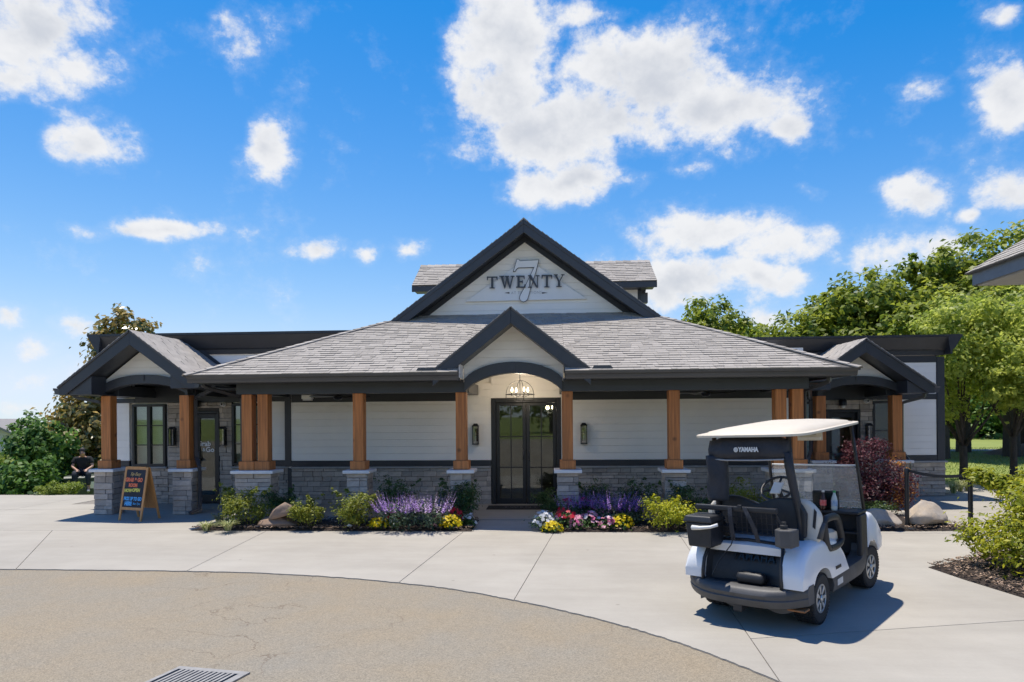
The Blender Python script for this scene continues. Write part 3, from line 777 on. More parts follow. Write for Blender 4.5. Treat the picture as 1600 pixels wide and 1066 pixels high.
window(5.88, 6.12, .85, 2.19, RW_Y, 1, 3, m_winglass, m_blind)
def door_leaf(x0, x1, z1, y, st, bot, top, cols, rows, glass, hx, parentname='door'):
    f = MB(); f.box(x0, x0 + st, y, y + .05, .02, z1); f.box(x1 - st, x1, y, y + .05, .02, z1); f.box(x0 + st, x1 - st, y, y + .05, .02, bot); f.box(x0 + st, x1 - st, y, y + .05, z1 - top, z1)
    d = f.build(parentname, m_black, CLUB, bevel=.004, seg=1)
    gx0, gx1, gz0, gz1 = x0 + st, x1 - st, bot, z1 - top
    for j in range(1, rows): MB().box(gx0, gx1, y + .005, y + .045, gz0 + (gz1 - gz0) * j / rows - .012, gz0 + (gz1 - gz0) * j / rows + .012).build('muntin', m_black, d)
    for i in range(1, cols): MB().box(gx0 + (gx1 - gx0) * i / cols - .011, gx0 + (gx1 - gx0) * i / cols + .011, y + .003, y + .047, gz0, gz1).build('muntin', m_black, d)
    for i in range(cols):
        for j in range(rows):
            a = gx0 + (gx1 - gx0) * i / cols + (.0115 if i else 0); b = gx0 + (gx1 - gx0) * (i + 1) / cols - (.0115 if i < cols - 1 else 0)
            c = gz0 + (gz1 - gz0) * j / rows + (.0125 if j else 0); e = gz0 + (gz1 - gz0) * (j + 1) / rows - (.0125 if j < rows - 1 else 0)
            MB().box(a, b, y + .022, y + .028, c, e).build('pane', glass, d)
    h = MB(); h.tube([(hx, y, .98), (hx, y - .05, .99), (hx, y - .05, 1.16), (hx, y, 1.17)], .011, 8); h.build('handle', m_gutter, d, smooth=True)
    return d
def casing(x0, x1, z1, y, w=.07):
    c = MB(); c.box(x0, x0 + w, y - .035, y + .12, 0, z1); c.box(x1 - w, x1, y - .035, y + .12, 0, z1); c.box(x0 + w, x1 - w, y - .035, y + .12, z1 - w, z1); c.box(x0 + w, x1 - w, y + .0, y + .12, 0, .02)
    return c.build('door_casing', m_black, CLUB, bevel=.005, seg=1)
casing(-1.29, .21, 2.30, WALL_Y, .10)
door_leaf(-1.188, -.545, 2.195, WALL_Y + .03, .075, .14, .065, 2, 3, m_glass, -.60)
door_leaf(-.535, .108, 2.195, WALL_Y + .03, .075, .14, .065, 2, 3, m_glass, -.48)
casing(-8.01, -7.41, 2.07, LW_Y, .05)
gg = door_leaf(-7.955, -7.465, 2.01, LW_Y + .03, .075, .2, .10, 1, 1, m_glass, -7.89)
m_vinyl = pm('white_vinyl', (.8, .8, .8), .5, .03)
text_mesh('lettering', 'Grab', .155, m_vinyl, gg, (-7.80, LW_Y + .045, 1.34), (1, 0, 0), (0, 0, 1), .001, bold=.004)
text_mesh('lettering', '&', .10, m_vinyl, gg, (-7.80, LW_Y + .045, 1.205), (1, 0, 0), (0, 0, 1), .001, bold=.003)
text_mesh('lettering', 'Go', .155, m_vinyl, gg, (-7.66, LW_Y + .045, 1.205), (1, 0, 0), (0, 0, 1), .001, bold=.004)
casing(6.36, 7.14, 2.0, RW_Y, .07)
door_leaf(6.435, 7.065, 1.925, RW_Y + .03, .085, .2, .11, 1, 1, m_winglass, 6.5)

# --- main porch: piers, posts, beam
PX_ = [(-5.79, -5.48), (-3.635,), (-1.68,), (.30,), (2.25,), (4.155, 4.455)]
def pier(x0, x1, y0, y1, h=.855):
    p = MB().box(x0 + .03, x1 - .03, y0 + .03, y1 - .03, 0, h).build('pier', m_mortar, CLUB)
    a, b, c, d = x0 + .03, x1 - .03, y0 + .03, y1 - .03
    ledge(p, (a - .026, c, 0), (1, 0, 0), b - a + .052, 0, h, (0, -1, 0), nseed())
    ledge(p, (b, c, 0), (0, 1, 0), d - c, 0, h, (1, 0, 0), nseed()); ledge(p, (a, d, 0), (0, -1, 0), d - c, 0, h, (-1, 0, 0), nseed())
    ledge(p, (b + .026, d, 0), (-1, 0, 0), b - a + .052, 0, h, (0, 1, 0), nseed())
    MB().box(x0 - .055, x1 + .055, y0 - .055, y1 + .055, h + .002, h + .062).build('cap', m_cap, p, bevel=.008)
    return p
def post(xc, yc, z0, z1, w=.10):
    o = MB().box(xc - w, xc + w, yc - w, yc + w, z0, z1).build('post', m_wood, CLUB, bevel=.008)
    MB().box(xc - w - .045, xc + w + .045, yc - w - .045, yc + w + .045, z0 - .0, z0 + .17).build('post_base', m_wood, o, bevel=.008)
    return o
for g in PX_:
    w = .20; pier(g[0] - w, g[-1] + w, 11.76, 12.16)
    for i, x in enumerate(g):
        o = MB().box(x - .1, x + .1, 11.86, 12.06, .918, 2.36).build('post', m_wood, CLUB, bevel=.008)
        ins = .148 if len(g) > 1 else .145
        xa, xb = (x - .145, x + .145) if len(g) == 1 else ((x - .145, x + .152) if i == 0 else (x - .147, x + .145))
        MB().box(xa, xb, 11.815, 12.105, .918, 1.085).build('post_base', m_wood, o, bevel=.008)
BZ0, BZ1 = 2.36, 2.60
trim(-5.98, -1.575, 11.84, 12.08, BZ0, BZ1, 'beam', m_trim); trim(.195, 4.64, 11.84, 12.08, BZ0, BZ1, 'beam', m_trim)
trim(-5.98, -5.74, 12.085, LW_Y - .04, BZ0 + .01, BZ1, 'beam', m_trim); trim(4.40, 4.64, 12.085, WALL_Y - .04, BZ0 + .01, BZ1, 'beam', m_trim)
trim(-1.80, -1.56, 12.085, WALL_Y - .04, BZ0 + .006, BZ1 - .02, 'beam', m_trim); trim(.18, .42, 12.085, WALL_Y - .04, BZ0 + .006, BZ1 - .02, 'beam', m_trim)
trim(-6.5, -1.81, 12.09, WALL_Y - .04, 2.47, 2.50, 'porch_ceiling'); trim(.43, 5.15, 12.09, WALL_Y - .04, 2.47, 2.50, 'porch_ceiling')
trim(-1.70, .30, 12.02, WALL_Y - .01, 3.0, 3.03, 'porch_ceiling', m_white)
trim(-1.83, -1.80, 12.3, WALL_Y - .01, 2.585, 3.0, 'porch_side', m_white); trim(.42, .45, 12.3, WALL_Y - .01, 2.585, 3.0, 'porch_side', m_white)
# eaves: soffit, fascia, gutter
EY, EZ = 11.25, 2.69
trim(-6.45, -1.62, EY + .12, 11.835, 2.56, 2.585, 'soffit'); trim(.24, 5.07, EY + .12, 11.835, 2.56, 2.585, 'soffit')
trim(-6.45, -5.985, 11.84, LW_Y, 2.56, 2.583, 'soffit'); trim(4.645, 5.07, 11.84, WALL_Y, 2.56, 2.583, 'soffit')
GP = [(0, 0), (-.075, 0), (-.092, .03), (-.10, .07), (-.125, .098), (-.125, .125), (-.11, .125), (-.10, .10), (0, .11)]
def gutter(x0, x1, y, z):
    return MB().prism([(y + p[0], z + p[1]) for p in GP], 'x', x0, x1).build('gutter', m_gutter, CLUB)
trim(-6.47, -1.62, EY + .092, EY + .118, 2.545, 2.675, 'fascia', m_trim); trim(.24, 5.09, EY + .092, EY + .118, 2.545, 2.675, 'fascia', m_trim)
gutter(-6.60, -1.64, EY + .09, 2.555); gutter(.26, 5.22, EY + .09, 2.555)
gl = MB().prism([(-6.475 + p[0], 2.555 + p[1]) for p in GP], 'y', EY + .10, LW_Y - .02); gl.build('gutter', m_gutter, CLUB)
gr = MB().prism([(5.095 - p[0], 2.555 + p[1]) for p in GP], 'y', EY + .10, RW_Y - .1); gr.build('gutter', m_gutter, CLUB)
for xa in (-2.38, .72): MB().prism([(xa, 2.675), (xa + .36, 2.675), (xa + .36, 2.735), (xa + .33, 2.775), (xa + .03, 2.775), (xa, 2.735)], 'y', EY - .03, EY - .015).build('splash_guard', m_gutter, CLUB)

# --- main roof
PIT = .447; C1 = math.hypot(1, PIT)
RB = 14.24
NL, NR, NB = -1.64, .25, 12.0
fr_ = lambda pts: [(x, (y - 11.17) * C1) for x, y in pts]
roof = shingles('roof', (0, 11.17, EZ), (1, 0, 0), (0, 1, PIT), fr_([(-6.62, 11.17), (NL, 11.17), (NL, 14.68), (-3.27, 14.68), (-3.68, RB)]), CLUB, 11)
shingles('roof', (0, 11.17, EZ), (1, 0, 0), (0, 1, PIT), fr_([(NR, 11.17), (5.24, 11.17), (2.47, RB), (2.12, 14.68), (NR, 14.68)]), CLUB, 14)
shingles('roof', (0, 11.17, EZ), (1, 0, 0), (0, 1, PIT), fr_([(NL + .003, NB), (NR - .003, NB), (NR - .003, 14.68), (NL + .003, 14.68)]), CLUB, 15)
hz_ = lambda y: EZ + PIT * (y - 11.17)
PL = (hz_(RB) - EZ) / 2.94
cl = math.hypot(1, PL)
shingles('roof', (-6.62, 11.17, EZ), (0, 1, 0), (1, 0, PL), [(0, 0), (RB - 11.17, 2.94 * cl), (5.5, 2.94 * cl), (5.5, 0)], CLUB, 12)
PRr = (hz_(RB) - EZ) / 2.77; cr = math.hypot(1, PRr)
shingles('roof', (5.24, 11.17, EZ), (0, 1, 0), (-1, 0, PRr), [(0, 0), (5.0, 0), (5.0, 2.77 * cr), (RB - 11.17, 2.77 * cr)], CLUB, 13)
ridge_caps((-6.62, 11.17, EZ), (-3.68, RB, hz_(RB)), roof, (.75, -.65, -.1), (-.65, .75, -.1), .12, .2, 3)
ridge_caps((5.24, 11.17, EZ), (2.47, RB, hz_(RB)), roof, (-.75, -.65, -.1), (.65, .75, -.1), .12, .2, 4)

# --- small entrance gable
def rake(xc, za, y0, y1, hw, slope, depth, name='fascia', foot=.0):
    """pair of rake boards in x,z, thickness y0..y1"""
    for s in (-1, 1):
        MB().prism([(xc, za), (xc + s * hw, za - slope * hw), (xc + s * hw, za - slope * hw - depth), (xc, za - depth)], 'y', y0, y1).build(name, m_trim, CLUB, bevel=.004, seg=1)
def arch_curve(xl, xr, z, rise, n=20):
    out = []
    for i in range(n + 1):
        t = i / n; k = math.sqrt(max(0, 1 - (.93 * (2 * t - 1)) ** 2)); k = (k - math.sqrt(1 - .93 ** 2)) / (1 - math.sqrt(1 - .93 ** 2))
        out.append((xl + (xr - xl) * t, z + rise * k))
    return out
def arch_board(xl, xr, zs, rise, zt, rise_t, y0, y1, parent=CLUB, n=20, name='arch'):
    bot = arch_curve(xl, xr, zs, rise, n); top = arch_curve(xl, xr, zt, rise_t, n)
    mb = MB(); n1 = n + 1
    vs = [(x, y0, z) for x, z in bot] + [(x, y0, z) for x, z in top] + [(x, y1, z) for x, z in bot] + [(x, y1, z) for x, z in top]
    fs = []
    for i in range(n):
        fs += [(i, i + 1, n1 + i + 1, n1 + i), (2 * n1 + i, 3 * n1 + i, 3 * n1 + i + 1, 2 * n1 + i + 1), (i, 2 * n1 + i, 2 * n1 + i + 1, i + 1), (n1 + i, n1 + i + 1, 3 * n1 + i + 1, 3 * n1 + i)]
    fs += [(0, n1, 3 * n1, 2 * n1), (n, 2 * n1 + n, 3 * n1 + n, n1 + n)]
    return mb.add(vs, fs).build(name, m_trim, parent, bevel=.004, seg=1), top
def gable_roof(xc, za, hwl, hwr, y0, y1, slope, seed, zoff=.0):
    c = math.hypot(1, slope)
    r1 = shingles('roof', (xc, y0, za), (0, 1, 0), (1, 0, -slope), [(0, 0), (y1 - y0, 0), (y1 - y0, hwr * c), (0, hwr * c)], CLUB, seed, thick=.04)
    r2 = shingles('roof', (xc, y0, za), (0, 1, 0), (-1, 0, -slope), [(0, 0), (y1 - y0, 0), (y1 - y0, hwl * c), (0, hwl * c)], CLUB, seed + 1, thick=.04)
    ridge_caps((xc, y0, za + .01), (xc, y1, za + .01), r1, (1, 0, -slope), (-1, 0, -slope), .13, .2, seed)
SGX = -.70
rake(SGX, 3.80, 11.27, 11.31, 1.40, .785, .25)
for s in (-1, 1):                                   # closed eave returns
    xa, xb = SGX + s * .935, SGX + s * 1.40
    MB().prism([(xa, 2.69), (xb, 2.69), (xa, 3.80 - .25 - .785 * .935 + .05)], 'y', 11.285, 11.74).build('eave_return', m_trim, CLUB, bevel=.004, seg=1)
    MB().prism([(SGX, 3.80 - .21), (SGX + s * 1.2, 3.80 - .21 - .785 * 1.2), (SGX + s * 1.2, 3.80 - .23 - .785 * 1.2), (SGX, 3.80 - .23)], 'y', 11.312, 12.1).build('soffit', m_trim, CLUB)
MB().box(-1.632, -1.622, 11.30, 11.78, 2.60, 2.93).build('return_face', m_white, CLUB)
siding(arch_curve(-1.62, .23, 2.54, .31) + [(.23, 2.96), (SGX + .02, 3.66), (-1.62, 2.90)], 11.84)
arch_board(-1.60, .21, 2.365, .335, 2.60, .31, 11.76, 11.98)
MB().prism([(-.735, 2.735), (-.665, 2.735), (-.655, 2.90), (-.745, 2.90)], 'y', 11.74, 11.758).build('keystone', m_trim, CLUB)
def gable_into_slope(xc, za, hw, y0, slope, seed):
    # each small slope ends on the main roof: ridge meets it at yr, eave end at ye
    yr = 11.17 + (za - EZ) / PIT; zf = za - slope * hw; ye = max(y0 + .02, 11.17 + (zf - EZ) / PIT); c = math.hypot(1, slope)
    for s, k in ((1, 0), (-1, 1)):
        shingles('roof', (xc, y0, za), (0, 1, 0), (s, 0, -slope), [(0, 0), (yr - y0, 0), (ye - y0, hw * c), (0, hw * c)], CLUB, seed + k, thick=.03)
gable_into_slope(SGX, 3.835, 1.42, 11.26, .785, 31)

# --- tall sign gable
BGX, BGZ, BGS = -.575, 6.24, .735
rake(BGX, BGZ, 14.20, 14.245, 3.07, BGS, .25)
rake(BGX, BGZ + .03, 14.185, 14.199, 3.09, BGS, .09, 'drip_edge')
for s in (-1, 1):
    MB().prism([(BGX, BGZ - .20), (BGX + s * 3.0, BGZ - .20 - BGS * 3.0), (BGX + s * 3.0, BGZ - .22 - BGS * 3.0), (BGX, BGZ - .22)], 'y', 14.247, 14.70).build('soffit', m_dark, CLUB)
    MB().prism([(BGX, BGZ - .225), (BGX + s * 2.7, BGZ - .225 - BGS * 2.7), (BGX + s * 2.7, BGZ - .36 - BGS * 2.7), (BGX, BGZ - .36)], 'y', 14.60, 14.64).build('frieze_board', m_dark, CLUB)
siding([(-2.95, 4.18), (1.80, 4.18), (BGX + .02, 5.96)], 14.66, z0=4.18)
gable_roof(BGX, BGZ + .04, 3.08, 3.08, 14.19, 20.2, BGS, 41)
# --- cross roof behind it
CRX0, CRX1, CY0, CYR = -3.60, 2.72, 16.5, 17.7
shingles('roof', (0, CY0, 5.34), (1, 0, 0), (0, 1.2, .78), [(CRX0, 0), (CRX1, 0), (CRX1, math.hypot(1.2, .78)), (CRX0, math.hypot(1.2, .78))], CLUB, 51)
cx = shingles('roof', (0, 18.9, 5.34), (1, 0, 0), (0, -1.2, .78), [(CRX0, 0), (CRX1, 0), (CRX1, math.hypot(1.2, .78)), (CRX0, math.hypot(1.2, .78))], CLUB, 52)
ridge_caps((CRX0, CYR, 6.13), (CRX1, CYR, 6.13), cx, (0, -1.2, -.78), (0, 1.2, -.78), .14, .2, 53)
trim(CRX0, CRX1, CY0 - .01, CY0 + .03, 5.17, 5.31, 'fascia', m_trim)
for xa, xb in ((CRX0 - .001, CRX0 + .035), (CRX1 - .035, CRX1 + .001)):
    MB().prism([(CY0 + .03, 5.17), (CY0 + .03, 5.30), (CYR, 6.07), (18.88, 5.30), (18.88, 5.17), (CYR, 5.93)], 'x', xa, xb).build('fascia', m_trim, CLUB)
trim(CRX0 + .05, CRX1 - .05, CY0 + .03, CY0 + .42, 5.19, 5.21, 'soffit')
MB().prism([(16.92, 3.9), (18.5, 3.9), (18.5, 5.3), (17.7, 5.85), (16.92, 5.3)], 'x', -3.25, 2.36).build('wall', m_white, CLUB)
siding([(-3.25, 4.2), (2.28, 4.2), (2.28, 5.2), (-3.25, 5.2)], 16.915)
trim(2.285, 2.375, 16.89, 17.0, 4.2, 5.19, 'corner_board'); trim(2.38, 2.56, 17.0, 17.18, 4.86, 5.13, 'vent_box', m_gutter)

# --- cornices of the flat wings
def cornice(x0, x1, y, zt, h=.42, out=.26, ret=None):
    prof = [(y, zt - h), (y - .03, zt - h), (y - .045, zt - h + .10), (y - .09, zt - h + .13), (y - out + .02, zt - .06), (y - out, zt - .05), (y - out, zt), (y + .06, zt)]
    c = MB().prism(prof, 'x', x0, x1).build('cornice', m_dark, CLUB)
    return c
cornice(-10.02, -3.5, LW_Y - .02, 3.80, .46)
def cornice_end(x, s, y0, y1, zt, h=.42, out=.26):
    prof = [(x, zt - h), (x + s * .03, zt - h), (x + s * .045, zt - h + .10), (x + s * .09, zt - h + .13), (x + s * (out - .02), zt - .06), (x + s * out, zt - .05), (x + s * out, zt), (x - s * .06, zt)]
    MB().prism(prof, 'y', y0, y1).build('cornice', m_dark, CLUB)
cornice_end(-10.04, -1, LW_Y - .26, 21, 3.802, .46)
cornice(2.3, 9.0, RW_Y - .02, 3.68, .44); cornice_end(9.02, 1, RW_Y - .27, 21, 3.682, .44)

# --- side porticos
def portico(xl, xr, yf, yw, xa, zap, slope, hwl, hwr, zpost=2.38, stub=1):
    """xl,xr post centres; yf post front; yw wall; apex of the rake boards"""
    for x in (xl, xr):
        pier(x - .20, x + .20, yf - .10, yf + .30, .85)
        o = MB().box(x - .1, x + .1, yf, yf + .2, .913, zpost).build('post', m_wood, CLUB, bevel=.008)
        MB().box(x - .145, x + .145, yf - .045, yf + .245, .913, 1.08).build('post_base', m_wood, o, bevel=.008)
        trim(x - .12, x + .12, yf + .225, yw - .04, zpost, zpost + .22, 'beam', m_trim)
    yg = yf - .47
    for s, hw in ((-1, hwl), (1, hwr)):
        MB().prism([(xa, zap), (xa + s * hw, zap - slope * hw), (xa + s * hw, zap - slope * hw - .14), (xa + s * (hw - .12), zap - slope * hw - .14), (xa, zap - .25)], 'y', yg, yg + .04).build('fascia', m_trim, CLUB, bevel=.004, seg=1)
        MB().prism([(xa, zap - .20), (xa + s * (hw - .1), zap - .20 - slope * (hw - .1)), (xa + s * (hw - .1), zap - .22 - slope * (hw - .1)), (xa, zap - .22)], 'y', yg + .042, yf + .05).build('soffit', m_trim, CLUB)
        xp = xl if s < 0 else xr; e = xa + s * hw; zf = zap - slope * hw - .14; xi = xp - s * .02 + s * .0
        # boxed eave return
        b = [(xi, zf + .005), (e - s * .10, zf + .005), (e - s * .10, zf + .10), (xi, zap - .24 - slope * abs(xi - xa))]
        MB().prism(b, 'y', yg + .045, yf + .0).build('eave_return', m_trim, CLUB, bevel=.004, seg=1)
        MB().box(min(xi, e - s * .1), max(xi, e - s * .1), yf + .002, yw - .02, zf + .006, zf + .03).build('soffit', m_trim, CLUB)
        MB().box(min(e, e - s * .1) + .02 * (s > 0), max(e, e - s * .1) - .02 * (s < 0), yg + .045, yw, zf, zf + .12).build('fascia', m_trim, CLUB)
        pr = [(e - s * .005 - s * p[0], zf + .01 + p[1]) for p in GP]
        MB().prism(pr, 'y', yg + .0, yw - .03).build('gutter', m_gutter, CLUB)
    zb = zpost - .02
    siding(arch_curve(xl - .06, xr + .06, zb + .13, .25) + [(xr + .06, zap - .26 - slope * abs(xr + .06 - xa)), (xa, zap - .24), (xl - .06, zap - .26 - slope * abs(xl - .06 - xa))], yf + .06)
    arch_board(xl - .09, xr + .09, zpost + .002, .24, zpost + .17, .25, yf - .03, yf + .19)
    MB().prism([(xa - .006, zpost + .30), (xa + .006, zpost + .30), (xa + .008, zpost + .415), (xa - .008, zpost + .415)], 'y', yf - .05, yf - .032).build('keystone', m_trim, CLUB)
    trim(xl + .12, xr - .12, yf + .2, yw - .04, zpost + .26, zpost + .29, 'porch_ceiling')
    c = math.hypot(1, slope)
    for s, hw, k in ((1, hwr, 0), (-1, hwl, 1)):
        shingles('roof', (xa, yg - .02, zap + .035), (0, 1, 0), (s, 0, -slope), [(0, 0), (yw - yg, 0), (yw - yg, (hw + .03) * c), (0, (hw + .03) * c)], CLUB, 61 + k + int(xa * 10), thick=.03)
        MB().prism([(xa, zap + .05), (xa + s * hw, zap + .05 - slope * hw), (xa + s * hw, zap + .13 - slope * hw), (xa, zap + .14)], 'y', yw - .07, yw - .04).build('flashing', m_dark, CLUB)
portico(-8.98, -7.34, 12.40, LW_Y, -8.15, 3.60, .745, 1.44, 1.30)
portico(5.78, 7.36, 14.10, RW_Y, 6.50, 3.42, .71, 1.25, 1.36, zpost=2.29)
lay_stones(300)

# --- downspouts
def spout(pts, r=.042): return MB().tube(pts, r, 4, twist=math.pi / 4).build('downspout', m_gutter, CLUB, bevel=.012)
def rpath(pts, k=.09):
    out = [Vector(pts[0])]
    for i in range(1, len(pts) - 1):
        p = Vector(pts[i]); a = (Vector(pts[i - 1]) - p); b = (Vector(pts[i + 1]) - p)
        out += [p + a.normalized() * min(k, a.length / 3), p + (a.normalized() + b.normalized()) * k * .12, p + b.normalized() * min(k, b.length / 3)]
    return out + [Vector(pts[-1])]
spout(rpath([(-6.50, 11.6, 2.56), (-6.50, 11.6, 2.50), (-6.10, 12.3, 2.33), (-6.10, 12.3, 1.0), (-6.06, 12.26, .86), (-6.06, 12.26, .05)]))
spout(rpath([(-6.62, 12.2, 2.55), (-6.62, 12.2, 2.49), (-7.19, 12.55, 2.33), (-7.19, 12.55, 1.12), (-7.06, 12.45, .95), (-7.06, 12.45, .10), (-7.16, 12.25, .04)]))
spout(rpath([(-9.50, 12.2, 2.44), (-9.50, 12.2, 2.36), (-9.12, 12.56, 2.24), (-9.12, 12.56, 1.0), (-9.22, 12.6, .9), (-9.22, 12.65, .05)]))
spout(rpath([(5.02, 11.9, 2.56), (5.02, 11.9, 2.48), (4.66, 12.1, 2.34), (4.66, 12.1, 1.08), (4.74, 12.0, .9), (4.74, 12.0, .05)]))
spout(rpath([(5.18, 13.2, 2.56), (5.18, 13.2, 2.45), (5.60, 14.2, 2.24), (5.60, 14.2, 1.12), (5.50, 14.1, .95), (5.50, 14.1, .05)]))
spout(rpath([(7.80, 13.9, 2.33), (7.80, 13.9, 2.24), (7.50, 14.2, 2.13), (7.50, 14.2, 1.08), (7.62, 14.15, .9), (7.62, 14.15, .05)]))

# ------------------------------------------------------------------ sign on the gable
SGN = thing('gable_sign', 'triangular white gable sign with raised dark letters and a large outlined 7', 'sign', (BGX, 14.6, 4.5), world=True)
m_signw = pm('sign_white', (.78, .78, .77), .45, .03)
m_letter = pm('letter_charcoal', (.045, .05, .06), .4, .1)
m_fade = pm('faded_lettering', (.42, .44, .46), .5, .05)
SY = 14.58
pa, pb, pc = PY(727, 471.5, SY), PY(917, 467, SY), PY(823, 404, SY)
MB().prism([(pa.x, pa.z), (pb.x, pb.z), (pc.x, pc.z)], 'y', SY, SY + .05).build('sign_panel', m_signw, SGN, bevel=.006)
def glyph(ch, w=1.):
    S = []                                           # strokes as convex polygons on a unit-high letter
    def st(*p): S.append(list(p))
    if ch == 'T':
        st((.40, 0), (.60, 0), (.60, .9), (.40, .9)); st((0, .90), (1, .90), (1, 1), (0, 1)); st((0, .70), (.06, .70), (.13, .9), (0, .9)); st((.87, .9), (.94, .7), (1, .7), (1, .9)); st((.25, 0), (.40, 0), (.40, .07), (.25, .05)); st((.60, 0), (.75, 0), (.75, .05), (.60, .07))
    elif ch == 'W':
        st((.09, .94), (.27, .94), (.40, .0), (.34, .0)); st((.34, 0), (.40, 0), (.54, .94), (.47, .94)); st((.42, .94), (.60, .94), (.73, 0), (.67, 0)); st((.67, 0), (.73, 0), (.92, .94), (.84, .94)); st((0, .94), (.34, .94), (.34, 1), (0, 1)); st((.37, .94), (.66, .94), (.66, 1), (.37, 1)); st((.74, .94), (1, .94), (1, 1), (.74, 1))
    elif ch == 'E':
        st((.14, .09), (.38, .09), (.38, .91), (.14, .91)); st((0, .91), (.92, .91), (.92, 1), (0, 1)); st((0, 0), (1, 0), (1, .09), (0, .09)); st((.38, .46), (.68, .46), (.68, .55), (.38, .55)); st((.84, .72), (.92, .72), (.92, .91), (.78, .91)); st((.84, .09), (.92, .28), (1, .28), (1, .09)); st((.68, .38), (.74, .38), (.74, .63), (.68, .63))
    elif ch == 'N':
        st((.13, .06), (.21, .06), (.21, .94), (.13, .94)); st((.79, .0), (.87, .0), (.87, .94), (.79, .94)); st((.08, .94), (.32, .94), (.87, .0), (.72, .0)); st((0, 0), (.34, 0), (.34, .06), (0, .06)); st((0, .94), (.3, .94), (.3, 1), (0, 1)); st((.66, .94), (1, .94), (1, 1), (.66, 1))
    elif ch == 'Y':
        st((.40, .06), (.60, .06), (.60, .46), (.40, .46)); st((.08, .94), (.30, .94), (.56, .46), (.40, .46)); st((.52, .46), (.60, .46), (.90, .94), (.80, .94)); st((.25, 0), (.75, 0), (.75, .06), (.25, .06)); st((0, .94), (.38, .94), (.38, 1), (0, 1)); st((.68, .94), (1, .94), (1, 1), (.68, 1))
    return S
for ch, xa, xb, yt, yb in (('T', 210, 375, 427, 610), ('W', 400, 640, 417, 610), ('E', 665, 810, 413, 601), ('N', 850, 1030, 407, 600), ('T', 1062, 1228, 400, 594), ('Y', 1250, 1420, 393, 588)):
    mb = MB()
    for i, s in enumerate(glyph(ch)):
        q = []
        for (a, b) in s:
            p = PY(740 + (xa + (xb - xa) * a) / 10, 390 + (yb + (yt - yb) * b) / 10, SY - .03); q.append((p.x, p.z))
        mb.prism(q, 'y', SY - .065 - .0015 * i, SY - .035)
    mb.build('letter', m_letter, SGN)
SEV = [(675, 150), (712, 152), (728, 178), (1025, 162), (985, 330), (900, 600), (850, 780), (820, 815), (775, 828), (730, 805), (712, 765), (725, 715), (800, 580), (938, 288), (700, 295), (672, 318), (655, 350), (615, 352)]
def seven(poly, y0, y1, mat, name):
    q = [PY(740 + a / 10, 390 + b / 10, SY) for a, b in poly]
    return MB().prism([(p.x, p.z) for p in q], 'y', y0, y1).build(name, mat, SGN)
_s7 = seven(SEV, SY - .028, SY - .002, m_letter, 'numeral_outline')
_i7 = seven(inset(SEV, 17), SY - .0335, SY - .0285, m_signw, 'numeral_face')
for o in (_s7, _i7):
    bm = bmesh.new(); bm.from_mesh(o.data); bmesh.ops.triangulate(bm, faces=[f for f in bm.faces if len(f.verts) > 4]); bm.to_mesh(o.data); bm.free()
p1, p2 = PY(798, 458.2, SY), PY(846, 456.6, SY)
text_mesh('lettering', 'AT TRADITIONS', .085, m_fade, SGN, (PY(822.5, 457.6, SY).x, SY - .004, PY(822.5, 457.6, SY).z), (1, 0, 0), (0, 0, 1), .003, space=1.15)
for xa, xb in ((788, 796), (847, 856)):
    p, q = PY(xa, 458, SY), PY(xb, 457.6, SY); sg = 1 if xa < 800 else -1
    MB().prism([(p.x, p.z), ((p.x + q.x) / 2, p.z + .012), (q.x, p.z + .02), (q.x, p.z - .02), ((p.x + q.x) / 2, p.z - .008)] if sg > 0 else [(p.x, p.z + .02), ((p.x + q.x) / 2, p.z + .012), (q.x, p.z), ((p.x + q.x) / 2, p.z - .008), (p.x, p.z - .02)], 'y', SY - .006, SY - .001).build('flourish', m_letter, SGN)

# ------------------------------------------------------------------ lamps, fans, cameras on the building
def lantern(loc, label, scale=1.):
    t = thing('wall_lantern', label, 'lantern', loc, group='wall lanterns')
    s = scale; b = MB()
    b.box(-.035 * s, .035 * s, -.012, .0, -.14 * s, .14 * s); b.build('back_plate', m_black, t, bevel=.003, seg=1)
    w, d, h = .065 * s, .13 * s, .185 * s
    f = MB()
    for x in (-w, w - .014):
        for y in (-d - .02, -.034): f.box(x, x + .014, y, y + .014, -h, h)
    f.box(-w - .004, w + .004, -d - .024, -.016, -h - .02, -h); f.build('frame', m_black, t)
    MB().add([(-w - .012, -d - .032, h), (w + .012, -d - .032, h), (w + .012, -.01, h), (-w - .012, -.01, h), (-w * .5, -d * .75 - .02, h + .06), (w * .5, -d * .75 - .02, h + .06), (w * .5, -d * .3, h + .06), (-w * .5, -d * .3, h + .06)],
             [(3, 2, 1, 0), (4, 5, 6, 7), (0, 1, 5, 4), (1, 2, 6, 5), (2, 3, 7, 6), (3, 0, 4, 7)]).build('cap', m_black, t)
    g = MB(); g.box(-w + .014, w - .014, -d - .014, -d - .011, -h, h); g.box(-w + .003, -w + .006, -d - .006, -.034, -h, h); g.box(w - .006, w - .003, -d - .006, -.034, -h, h); g.build('glass', m_clear, t)
    MB().lathe([(.012, -h), (.012, -.02), (.0, -.02)], 8, c=(0, -d * .55, 0)).build('candle', m_lens, t, smooth=True)
    MB().lathe([(.004, -.02), (.014, .01), (.012, .04), (.002, .075)], 8, c=(0, -d * .55, 0)).build('bulb', pm('clear_bulb', (.75, .62, .45), .15, .05), t, smooth=True)
    return t
lantern((.69, WALL_Y - .02, 1.51), 'black wall lantern on white siding just right of the double doors')
lantern((-1.62, WALL_Y - .02, 1.51), 'black wall lantern half hidden behind the post left of the double doors')
lantern((-8.43, LW_Y - .045, 1.50), 'black wall lantern on stone between the tall window and the glass door', .95)
